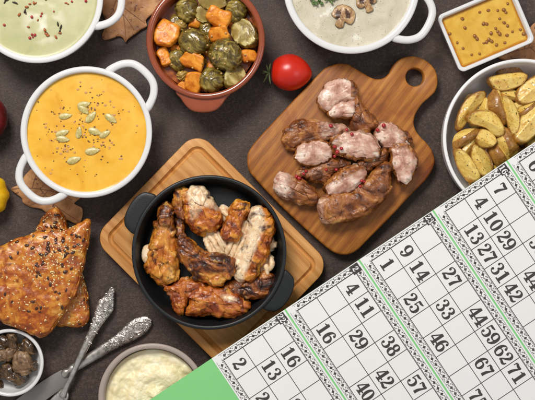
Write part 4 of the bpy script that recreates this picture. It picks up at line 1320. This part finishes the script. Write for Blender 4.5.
bm, zn = loft([(62, 375.5, .005, 3.6, .003), (66, 373, .0055, 4.4, .0036), (69, 371, .0055, 3.2, .0034), (72, 369, .0055, 4.2, .0036), (75, 367.2, .0055, 3.8, .0034)], n=30, m=24, amp=0, cap=.1, zonef=lambda *a: 0)
link('bolster', bm, M['silver'], knife, zone=zn)

fk0, fk1 = (66, 389), (113, 287)
fork = thing('table_fork', P(90, 340, 0), 'silver fork with ornate pointed handle crossing above the knife', 'fork')
fz = lambda s: .0105
bm, zn = loft([(62, 398, .012, 4.0, .0024), (66, 388, .0125, 2.8, .0026), (72, 376, .013, 2.7, .0028), (80, 358, .013, 3.2, .0030), (88, 341, .012, 3.9, .0032), (95, 327, .011, 5.0, .0034), (99, 319.5, .010, 6.0, .0034), (102, 313, .009, 7.8, .0034), (105.5, 306, .0085, 8.8, .0036), (108, 300.5, .008, 6.8, .0034), (110, 295, .0075, 4.6, .003), (112.2, 287, .007, 1.8, .002)],
              n=120, m=30, amp=.0, cap=.015, zonef=lambda x, y, s, a: 1 if s > .5 else .1)
link('handle', bm, M['silver'], fork, zone=zn)
bm = bmesh.new()
zf = lambda s: .0155 - max(0, s - .45) * .010
ornament(bm, fk0, fk1, [(.45, 3, 2.0, 1, 0), (.50, -3.2, 2.2, -1, 1), (.55, 3.8, 2.4, 1, 0), (.60, -4, 2.4, -1, 2), (.65, 3.8, 2.6, 1, 1), (.67, -4.6, 2.6, -1, 0), (.71, 6, 2.4, 1, 2), (.73, -6.4, 2.2, -1, 1), (.80, 7.6, 1.9, -1, 1), (.83, -7, 2.2, 1, 0), (.88, 4.2, 2.4, 1, 2), (.90, -3.0, 2.4, -1, 2), (.95, 1, 2.4, 1, 0), (.985, -.5, 1.8, -1, 0)], zf)
for i in range(2):
    cc = P(106, 305.5, .0118); pts = []
    for j in range(30):
        a = 2 * math.pi * j / 30; x, y = (5.2 - i * 1.6) * S * math.cos(a), (3.8 - i * 1.2) * S * math.sin(a); th = R(66)
        pts.append(Vector((cc.x + x * math.cos(th) - y * math.sin(th), cc.y + x * math.sin(th) + y * math.cos(th), .0122 + i * .0003)))
    tube(bm, pts, .0006, .0006, 8, closed=True)
link('scrollwork', bm, M['silver'], fork)
bm, zn = puff([(63, 388.5), (68, 392), (69, 397), (66, 404), (62, 414), (52, 422), (42, 420), (42, 410), (50, 400), (57, 393)], .009, .0022, .0015, 80, 10, q=.4, p=.8, amp=0, zonef=lambda x, y, t, nz: .5)
link('fork_head', bm, M['silver'], fork, zone=zn)
for j in range(4):
    x, y = 43.5 + j * 5, 416 + j * 2.2
    bm, zn = loft([(x + 4, y - 8, .009, 1.8, .0012), (x - 4, y + 12, .006, 1.6, .0011), (x - 14, y + 34, .004, 1.2, .001), (x - 20, y + 46, .006, .6, .0006)], n=24, m=10, amp=0, cap=.03, zonef=lambda *a: 0)
    link('tine', bm, M['silver'], fork, zone=zn)

# ---------------------------------------------------------------- lotto cards on a green sheet
ANG = math.atan2(49.6, 74)      # angle of the upper edge in the picture
ux, uy = math.cos(ANG), -math.sin(ANG)      # u: along the upper edge (pixels, y down)
vx, vy = math.sin(ANG), math.cos(ANG)       # v: down along the cards
ZC = ZS + .0012
kc = kz(ZC + .001)
EDGE = (211, 359)
def sheet_pt(u, v, z):
    return P(EDGE[0] + ux * u + vx * v, EDGE[1] + uy * u + vy * v, z)
bm = bmesh.new()
vs = [(-185, 0), (440, 0), (440, 236), (-185, 236)]
top = [bm.verts.new(sheet_pt(u, v, ZC)) for u, v in vs]
bot = [bm.verts.new(sheet_pt(u, v, ZC) - Vector((0, 0, .0012))) for u, v in vs]
bm.faces.new(top); bm.faces.new(bot)
for i in range(4):
    bm.faces.new([top[i], top[(i + 1) % 4], bot[(i + 1) % 4], bot[i]])
bmesh.ops.recalc_face_normals(bm, faces=bm.faces)
o = link('green_backing_sheet', bm, M['green'], smooth=False)
tag(o, 'large flat green backing sheet under the number cards', 'card sheet')

def ribbon(bm, pts, z, n=None):
    """pts (x, y, width) -> flat ribbon"""
    if n and len(pts) > 2: pts = catmull(pts, n, closed=False)
    L = []; Rr = []
    m = len(pts)
    for i in range(m):
        a = pts[max(i - 1, 0)]; b = pts[min(i + 1, m - 1)]
        dx, dy = b[0] - a[0], b[1] - a[1]; l = math.hypot(dx, dy) or 1
        nx, ny = -dy / l, dx / l
        w = max(.00002, pts[i][2]) / 2
        L.append(bm.verts.new((pts[i][0] + nx * w, pts[i][1] + ny * w, z))); Rr.append(bm.verts.new((pts[i][0] - nx * w, pts[i][1] - ny * w, z)))
    for i in range(m - 1):
        bm.faces.new([Rr[i], Rr[i + 1], L[i + 1], L[i]])

def disc(bm, x, y, r, z, n=12):
    bm.faces.new([bm.verts.new((x + r * math.cos(2 * math.pi * i / n), y + r * math.sin(2 * math.pi * i / n), z)) for i in range(n)])

def ell(cx, cy, rx, ry, tw, sw, n=24):
    return [(cx + rx * math.cos(2 * math.pi * i / n), cy + ry * math.sin(2 * math.pi * i / n), tw + (sw - tw) * abs(math.cos(2 * math.pi * i / n)) ** 1.2) for i in range(n + 1)]

SIX = [(.34, .585, .08), (.50, .53, .13), (.575, .31, .19), (.50, .10, .13), (.33, .035, .08), (.16, .13, .15), (.10, .35, .19), (.12, .62, .19), (.21, .84, .14), (.38, .965, .075), (.52, .90, .08)]
G = {
 '0': ([ell(.33, .5, .225, .465, .07, .19)], []),
 '1': ([[(.33, 0, .2), (.33, 1, .2)], [(.08, .045, .09), (.60, .045, .09)], [(.05, .80, .05), (.2, .84, .09), (.32, .96, .1)]], []),
 '2': ([[(.10, .72, .10), (.13, .88, .07), (.30, .965, .08), (.48, .89, .16), (.52, .70, .19), (.38, .47, .14), (.20, .28, .10), (.08, .10, .08)], [(.06, .07, .10), (.20, .13, .14), (.42, .07, .17), (.56, .12, .12), (.62, .28, .06)]], [(.15, .72, .095)]),
 '3': ([[(.09, .78, .08), (.17, .92, .07), (.33, .965, .08), (.48, .86, .16), (.48, .67, .15), (.30, .54, .07)], [(.30, .54, .07), (.49, .48, .13), (.56, .28, .19), (.47, .09, .13), (.28, .03, .075), (.12, .10, .07), (.08, .22, .08)]], [(.14, .76, .085), (.13, .23, .095)]),
 '4': ([[(.46, 0, .19), (.46, 1, .19)], [(.26, .04, .08), (.70, .04, .08)], [(.42, .98, .08), (.05, .30, .08)], [(.02, .27, .09), (.70, .27, .09)]], []),
 '5': ([[(.14, .92, .14), (.36, .91, .15), (.57, .97, .06)], [(.14, .95, .06), (.115, .50, .06)], [(.11, .50, .06), (.20, .59, .07), (.36, .62, .1), (.53, .51, .17), (.57, .31, .19), (.48, .10, .14), (.29, .03, .075), (.13, .10, .07), (.08, .22, .08)]], [(.14, .23, .095)]),
 '6': ([SIX, [(.34, .585, .08), (.24, .55, .07), (.16, .45, .08)]], [(.50, .82, .095)]),
 '7': ([[(.07, .86, .06), (.18, .92, .15), (.38, .86, .18), (.61, .92, .10)], [(.08, .97, .05), (.07, .68, .06)], [(.60, .92, .08), (.46, .62, .12), (.35, .32, .18), (.32, .02, .2)]], []),
 '8': ([ell(.33, .745, .185, .215, .07, .16), ell(.33, .275, .225, .245, .07, .19)], []),
 '9': ([[(.66 - x, 1 - y, w) for x, y, w in SIX], [(.66 - x, 1 - y, w) for x, y, w in [(.34, .585, .08), (.24, .55, .07), (.16, .45, .08)]]], [(.16, .18, .095)]),
}
def number_bm(txt, cx, cy, hgt, z, adv=.70, mir=False):
    """glyph x runs along +x (card v), glyph y along +y (card u); local card units = metres"""
    bm = bmesh.new()
    W_ = adv * len(txt) - (adv - .66)
    x0 = cx - W_ * hgt / 2
    lay = 0
    for i, ch in enumerate(txt):
        st, balls = G[ch]
        for s_ in st:
            pts = [(x0 + (p[0] + i * adv) * hgt, cy + (p[1] - .5) * hgt, p[2] * 1.12 * hgt) for p in s_]
            ribbon(bm, pts, z + lay * .00002, n=None if len(pts) == 2 else 30); lay += 1
        for (x, y, r) in balls:
            disc(bm, x0 + (x + i * adv) * hgt, cy + (y - .5) * hgt, r * hgt, z + lay * .00002, 16); lay += 1
    return bm

CU, CV, BU, BV = 23.2, 23.2, 8.8, 8.0     # cell sizes and border widths in px
def card(idx, u0, badge, nums, label):
    org = sheet_pt(u0 + .9, .0, ZC)             # the card's upper left corner on the sheet
    px = kz(ZC)
    Wd = 3 * CU + 2 * BU; Ln = 9 * CV + 2 * BV
    # card local frame: +x = v direction, +y = u direction in world
    rotz = math.atan2(-vy, vx)
    root = bpy.data.objects.new('lotto_card', None); COL.objects.link(root)
    root.location = org; root.rotation_euler = (0, 0, rotz)
    tag(root, label, 'lotto card', 'numbered lotto cards laid side by side')
    def add(name, bm, mat, parent=root):
        me = bpy.data.meshes.new(name)
        bmesh.ops.recalc_face_normals(bm, faces=bm.faces)
        for f in bm.faces:
            if f.normal.z < -.5: f.normal_flip()
        bm.to_mesh(me); bm.free(); me.materials.append(mat)
        o = bpy.data.objects.new(name, me); COL.objects.link(o); o.parent = parent
        return o
    T = .0006
    bm = bmesh.new()
    bmesh.ops.create_cube(bm, size=1)
    for v in bm.verts:
        v.co = Vector(((v.co.x + .5) * Ln * px, (v.co.y + .5) * Wd * px, (v.co.z + .5) * T + .00005))
    add('card_sheet', bm, M['paper'])
    zt = T + .0001
    # grid lines
    bm = bmesh.new(); lw = .75 * px
    for i in range(4):
        y = (BU + i * CU) * px
        ribbon(bm, [(BV * px, y, lw), ((BV + 9 * CV) * px, y, lw)], zt)
    for j in range(10):
        x = (BV + j * CV) * px
        ribbon(bm, [(x, BU * px, lw), (x, (BU + 3 * CU) * px, lw)], zt + .00002)
    add('grid_line', bm, M['ink'])
    # ornamental border: repeating clover, scrolls and dots between two thin lines
    bm = bmesh.new(); bg = bmesh.new()
    def frame(fn, length, wid, n):
        st = length / n
        for i in range(n):
            s = (i + .5) * st; h = wid * .5
            for (a, b, r) in ((-.85, 0, .72), (.85, 0, .72), (0, -.9, .72), (0, .9, .72)):
                disc(bm, *fn(s + a, h + b), r * px, zt + .00004, 8)
            fl = 1 if i % 2 else -1
            arc = []
            for k_ in range(9):
                t_ = k_ / 8
                xx = s + st * (.5 - .42 + .84 * t_) - st * 0
                yy = h + fl * 2.0 * math.sin(math.pi * t_) - fl * .6
                arc.append((*fn(xx, yy), .55 * px))
            ribbon(bm, arc, zt + .00006)
            disc(bm, *fn(s + st * .5, h - fl * 1.6), .62 * px, zt + .00008, 8)
            disc(bm, *fn(s - st * .28, h + 2.3), .5 * px, zt + .00008, 8)
            disc(bm, *fn(s + st * .28, h - 2.3), .5 * px, zt + .0001, 8)
            for k_ in range(5):
                disc(bg, *fn(s + st * (random.random() - .5), h + (random.random() - .5) * 5.6), random.uniform(.3, .55) * px, zt + .00002 + k_ * .000004, 6)
            disc(bg, *fn(s, h), .5 * px, zt + .00001, 12)
        for off in (wid * .5 - 3.1, wid * .5 + 3.1):
            ribbon(bm, [(*fn(-2, off), .3 * px), (*fn(length + 2, off), .3 * px)], zt + .00012)
    mid = .55
    wU = BU - 1.6; wV = BV - 1.2
    frame(lambda s, h: ((1.0 + h) * px, (BU + s) * px), 3 * CU, wV, 10)
    frame(lambda s, h: ((1.0 + 9 * CV + BV - .6 + h) * px, (BU + s) * px), 3 * CU, wV, 10)
    frame(lambda s, h: ((BV + s) * px, (1.2 + h) * px), 9 * CV, wU, 30)
    frame(lambda s, h: ((BV + s) * px, (BU + 3 * CU + .2 + h) * px), 9 * CV, wU, 30)
    pb = add('printed_border', bm, M['ink'])
    add('border_dots', bg, M['ink_grey'], pb)
    # badge with the card's number at the corner beside the third row
    bm = bmesh.new()
    bx, by = 5.4, BU + 3 * CU + 2.0
    a = 4.7
    ribbon(bm, [((bx - a) * px, by * px, 2 * a * px), ((bx + a) * px, by * px, 2 * a * px)], zt + .0002)
    b = add('number_badge', bm, M['ink'])
    bm = number_bm(badge, bx * px, by * px, 6.2 * px, zt + .0003, adv=.72 if len(badge) > 1 else .7)
    add('badge_number', bm, M['paper'], b)
    for (row, col, txt) in nums:
        x = (BV + (col - .5) * CV) * px; y = (BU + (row + .5) * CU) * px
        bm = number_bm(txt, x, y, 14.0 * px, zt + .00015)
        add('number', bm, M['ink'])
    return root
card(0, 0, '22', [(0, 1, '2'), (1, 2, '13'), (2, 2, '16'), (0, 3, '28'), (1, 4, '34')], 'leftmost lotto card with badge number 22')
card(1, 89, '2', [(2, 1, '4'), (0, 2, '16'), (2, 2, '11'), (1, 3, '29'), (2, 4, '38'), (0, 5, '40'), (1, 5, '42'), (2, 6, '57')], 'lotto card with badge number 2')
card(2, 178, '23', [(0, 1, '1'), (1, 1, '9'), (1, 2, '14'), (0, 3, '25'), (2, 3, '27'), (1, 4, '33'), (0, 5, '46'), (2, 5, '44'), (2, 6, '59'), (1, 7, '67'), (2, 7, '62'), (0, 8, '75'), (2, 8, '71')], 'lotto card with badge number 23')
card(3, 267, '16', [(1, 1, '4'), (2, 1, '7'), (0, 2, '13'), (1, 2, '10'), (0, 3, '27'), (1, 3, '29'), (0, 4, '31'), (2, 4, '36'), (0, 5, '42'), (1, 5, '44')], 'lotto card with badge number 16')
card(4, 356, '8', [(0, 1, '6')], 'rightmost lotto card cut off by the picture edge')

# ---------------------------------------------------------------- small loose things placed on the real surfaces
bpy.context.view_layer.update()
dg = bpy.context.evaluated_depsgraph_get()
def hit(x, y):
    o_ = Vector((0, 0, H)); d_ = (P(x, y, 0) - o_).normalized()
    ok, loc, nrm, idx, ob, mt = scene.ray_cast(dg, o_, d_)
    return loc, nrm, ob

def seed_mesh(name, l, w, h, mat, tip=.5, n=14, crease=False):
    bm = bmesh.new()
    bmesh.ops.create_uvsphere(bm, u_segments=n, v_segments=max(6, n // 2 + 2), radius=1)
    for v in bm.verts:
        x, y, z = v.co
        t_ = (x + 1) / 2
        f = 1 - tip * t_ ** 2
        r_ = math.hypot(y, z)
        zz = z * h
        if crease: zz += .12 * h * (1 - abs(y)) * (1 if z > 0 else -1)
        v.co = Vector((x * l, y * w * f, zz * (1 - .3 * tip * t_)))
    me = bpy.data.meshes.new(name); bm.to_mesh(me); bm.free(); me.materials.append(mat)
    for p in me.polygons: p.use_smooth = True
    return me

def place(name, me, x, y, ang, sink=.3, size=1.0, label=None, cat=None, group=None, parent=None, hgt=.001):
    loc, nrm, ob = hit(x, y)
    if nrm.z < 0: nrm = -nrm
    q = Vector((0, 0, 1)).rotation_difference(nrm) @ Quaternion((0, 0, 1), R(ang))
    o = bpy.data.objects.new(name, me)
    COL.objects.link(o)
    o.rotation_mode = 'QUATERNION'
    o.rotation_quaternion = q
    o.scale = (size,) * 3
    loc = loc + nrm * hgt * (1 - sink) * size
    if parent is not None:
        o.parent = parent
        loc = loc - Vector(parent.location)
    o.location = loc
    if label: tag(o, label, cat, group)
    return o

# pumpkin seeds on the orange soup
mp_ = seed_mesh('pumpkin_seed', 7.0 * S, 3.9 * S, .0016, M['pseed'], .45, 20, crease=True)
seeds = [(84, 104.5, 10, 'pumpkin seed at the top of the pile, lying flat'), (83.5, 109.5, -40, 'pumpkin seed slanting just below the top one'), (65.5, 116, 8, 'pumpkin seed alone at the left'), (91, 117, 48, 'slim pumpkin seed below the top pair'), (111, 118.5, -35, 'pumpkin seed alone at the right'),
         (62.5, 133, 20, 'upper seed of the left pair'), (63, 139, -10, 'lower seed of the left pair'), (79, 132.5, 80, 'upright pumpkin seed in the middle'), (95, 131.5, -18, 'left seed of the right touching pair'), (105, 134, 30, 'right seed of the right touching pair'),
         (92.5, 151, 10, 'pumpkin seed below the middle'), (74, 160, 18, 'lowest pumpkin seed on the orange soup')]
for i, (x, y, a, lb) in enumerate(seeds):
    place('pumpkin_seed', mp_, x, y, a, .5, random.uniform(.88, 1.06) if i not in (7, 9) else .85, lb, 'pumpkin seed', 'pumpkin seeds on the orange soup', hgt=.0016)
# pepper and herb crumbs on the soups
def crumbs(name, label, region, n, mat, size, pref=None):
    bm = bmesh.new()
    for i in range(n):
        x, y = region()
        loc, nrm, ob = hit(x, y)
        s = random.uniform(.5, 1.1) * size
        r = bmesh.ops.create_icosphere(bm, subdivisions=1, radius=s)
        for v in r['verts']:
            v.co = Vector((v.co.x * random.uniform(.7, 1.5), v.co.y, v.co.z * .5)) + loc
    o = link(name, bm, mat, smooth=False)
    tag(o, label, 'pepper', kind='stuff')
def around(cx, cy, sd, rmax=56):
    def f():
        while True:
            if random.random() < .75:
                c_ = random.choice([(98, 98), (82, 125), (60, 148), (95, 140), (70, 152), (105, 145), (48, 133), (115, 115), (98, 110), (62, 110)])
                x, y = random.gauss(c_[0], 5), random.gauss(c_[1], 5)
            else:
                a = random.uniform(0, 6.28); r = rmax * math.sqrt(random.random()); x, y = cx + r * math.cos(a), cy + r * math.sin(a)
            if math.hypot(x - 85.6, y - 132) < rmax: return x, y
    return f
crumbs('ground_pepper', 'coarse brown pepper scattered over the orange soup', around(85, 131, 20), 150, M['fleck'], .0011)
crumbs('spice_flake', 'pale pinkish spice flakes scattered over the orange soup', around(85, 131, 20), 60, plain('pale spice', '#c9935c', .6), .0016)
def inring(cx, cy, rmax):
    def f():
        while True:
            a = random.uniform(0, 6.28); r = rmax * math.sqrt(random.random()); x, y = cx + r * math.cos(a), cy + r * math.sin(a)
            if y > -3 and x > -3: return x, y
    return f
crumbs('black_pepper', 'fine dark pepper specks over the mushroom soup', inring(351, -14, 58), 110, M['fleck'], .00042)

# green soup toppings
rough = seed_mesh('spice', .0020, .0018, .0014, M['pepper_red'], .1, 10)
rc = seed_mesh('crumb', .0022, .0014, .0012, M['amber'], .4, 8)
dc = seed_mesh('dark_crumb', .0030, .0012, .0011, M['char'], .4, 8)
for (x, y) in [(4.5, 25), (42, 13.5), (41, 16), (33, 37), (30, 38), (35, 35), (32, 34.5), (54, 11.5), (86, 1), (46, -1), (72, 1.5), (32, 17)]:
    place('pink_peppercorn', rough, x, y, random.uniform(0, 180), .2, random.uniform(.55, 1.0), 'crushed red peppercorn on the green soup', 'peppercorn', 'red peppercorns on the green soup', hgt=.0014)
for (x, y) in [(19.5, 14.5), (30, 4), (34, 3), (36, 3), (27, 7), (28.5, 27), (45, 30), (46.5, 34), (48, 35.5), (60, 33), (56, 37), (66, 3), (68, 4), (38, 20)]:
    place('fried_crumb', rc, x, y, random.uniform(0, 180), .2, random.uniform(.6, 1.2), 'amber fried crumb on the green soup', 'crumb', 'amber crumbs on the green soup', hgt=.0012)
for (x, y, a) in [(5, 2, 60), (7, 0, 20), (14, 2.5, -20), (16, 3, -30), (25, 11, 70), (26, 13, 90), (61, 27, 70), (60, 31, 80), (58, 24, 100), (47, 33, -40)]:
    place('burnt_crumb', dc, x, y, a, .2, random.uniform(.7, 1.1), 'burnt dark crumb on the green soup', 'crumb', 'burnt crumbs on the green soup', hgt=.0011)

# mustard seeds
mb = seed_mesh('mustard_seed', .0022, .0019, .0016, M['bseed'], .05, 14)
for (x, y) in [(125, 105), (140, 157), (97, 240), (130, 272), (55, 190), (178, 308), (222, 303), (195, 203), (208, 218), (245, 133), (262, 135), (223, 68), (272, 58), (325, 58), (358, 55), (371, 70), (381, 20), (335, 105), (360, 127), (380, 145), (313, 160), (325, 178), (335, 190), (287, 187), (275, 222), (290, 232), (262, 236), (247, 242), (318, 253), (365, 240), (377, 198), (408, 178), (452, 167), (472, 190)]:
    place('mustard_seed', mb, 440 + x * .17757, y * .17757, random.uniform(0, 180), random.uniform(.5, .95), random.uniform(.75, 1.25), 'round brown mustard seed half sunk in the yellow mustard', 'mustard seed', 'mustard seeds in the square dish', hgt=.0016)
# mustard seeds on vegetables
ms = seed_mesh('tan_seed', .0012, .0012, .0011, M['mseed'], .05, 12)
for (x, y) in [(206, 25), (208, 38), (207, 45), (206, 51.5), (220, 26), (226, 33), (217, 49), (229, 50), (214, 58), (220, 57), (225, 63), (172, 57), (172, 64), (202, 63), (193, 67), (230, 74), (247, 61), (243, 67), (245, 55), (197, 40), (186, 32), (190, 29), (211, 54), (221, 74), (200, 55), (218, 68), (175, 44), (212, 36), (188, 48)]:
    place('mustard_seed', ms, x, y, 0, .2, random.uniform(.8, 1.2), 'small tan mustard seed on the cooked vegetables', 'mustard seed', 'mustard seeds on the vegetables', hgt=.0011)

# pink peppercorns on the pork
pp = seed_mesh('peppercorn', .0026, .0025, .0025, M['pepper_red'], .05, 16)
for (x, y) in [(331, 127), (346, 130), (384, 126), (378.5, 130.5), (335, 147), (341.5, 148.5), (338, 151), (296, 178), (301, 177.5), (304, 174), (299, 180), (306, 172), (326, 170), (364, 182), (359, 185.5), (361, 180), (333, 156), (352, 135), (336, 169)]:
    place('pink_peppercorn', pp, x, y, random.uniform(0, 180), .1, random.uniform(.7, 1.05), 'glossy red peppercorn on the pork slices', 'peppercorn', 'red peppercorns on the pork', hgt=.0025)

# mushroom slices and herb on the cream soup
def slice_mesh(cx, cy, s, ang, label):
    ol0 = [(-12, 3), (-12, -4), (-8, -10), (0, -12.5), (8, -10.5), (12.5, -4), (12, 3), (8, 5), (4, 4.5), (4.5, 11), (0, 13), (-4.5, 11), (-4, 4.5), (-8, 5)]
    a = R(ang)
    ol = [(cx + s * (x * math.cos(a) - y * math.sin(a)), cy + s * (x * math.sin(a) + y * math.cos(a))) for x, y in ol0]
    bm, zn = puff(ol, .0495, .0026, .002, 80, 14, q=.4, p=.7, amp=.0010, nsc=200, seed=int(cx), zonef=lambda x, y, t, nz: (.75 if t < .25 else 0) + (.9 if 3 < math.hypot((x - cx), (y - cy)) < 6 * s + 2 and (y - cy) < 2 and abs(x - cx) > 2 else 0))
    tag(link('mushroom_slice', bm, M['mush_slice'], zone=zn), label, 'mushroom slice', 'mushroom slices on the cream soup')
slice_mesh(343, 16.5, .95, 25, 'browned mushroom slice floating lower left in the cream soup')
slice_mesh(366.5, 2, .85, -20, 'browned mushroom slice at the top edge of the photo')
bm = bmesh.new()
for (x, y) in [(312, 1), (315, 3), (318, -1), (321, 2), (327, 0), (331, 1), (334, -2), (324, -3), (309, -2), (314, -4), (330, -4)]:
    for j in range(3):
        a = random.uniform(0, 6.28)
        p0 = P(x, y, .050) + Vector((0, 0, random.uniform(0, .003)))
        p2 = p0 + Vector((math.cos(a) * .004, math.sin(a) * .004, random.uniform(-.0005, .002)))
        tube(bm, [p0, p0.lerp(p2, .35), p0.lerp(p2, .7), p2], [.0004, .0016, .0013, .0003], [.0003] * 4, 8)
tag(link('parsley_sprig', bm, M['herb']), 'green parsley sprig floating in the mushroom soup', 'parsley')

# seeds baked on the pastries: children of their pastry
sesm = seed_mesh('sesame', .0016, .0010, .0007, M['sesame'], .5, 8)
flxm = seed_mesh('dark_seed', .0030, .0019, .0011, M['flax'], .4, 12)
from collections import Counter
cnt = Counter()
def sprinkle(n, kind, me, gen, lim, hgt, sz):
    k_ = 0; tries = 0
    while k_ < n and tries < n * 12:
        tries += 1
        x, y = gen()
        loc, nrm, ob = hit(x, y)
        if ob is None or ob.name not in (past1.name, past2.name) or nrm.z < .3: continue
        if cnt[(ob.name, kind)] >= lim: continue
        cnt[(ob.name, kind)] += 1; k_ += 1
        place(kind, me, x, y, random.uniform(0, 360), .25, random.uniform(*sz), parent=bpy.data.objects[ob.name], hgt=hgt)
def gpast():
    if random.random() < .6: return random.gauss(55, 17), random.gauss(255, 18)
    return random.uniform(0, 88), random.uniform(212, 335)
sprinkle(74, 'dark_seed', flxm, gpast, 62, .0011, (.65, 1.05))
sprinkle(130, 'sesame_seed', sesm, gpast, 96, .0007, (.7, 1.1))
for pst, n in ((past1, 260), (past2, 60)):       # the rest of the sesame as one part
    bm = bmesh.new(); k_ = 0; tries = 0
    while k_ < n and tries < 4000:
        tries += 1
        x, y = gpast()
        loc, nrm, ob = hit(x, y)
        if ob is None or ob.name != pst.name or nrm.z < .3: continue
        k_ += 1
        r = bmesh.ops.create_icosphere(bm, subdivisions=1, radius=.0008 * random.uniform(.6, 1.1))
        a = random.uniform(0, 3.14)
        for v in r['verts']:
            x_, y_ = v.co.x * 1.6, v.co.y
            v.co = Vector((x_ * math.cos(a) - y_ * math.sin(a), x_ * math.sin(a) + y_ * math.cos(a), v.co.z * .6)) + loc
    o = link('sesame_sprinkle', bm, M['sesame'], pst)
    o['kind'] = 'stuff'
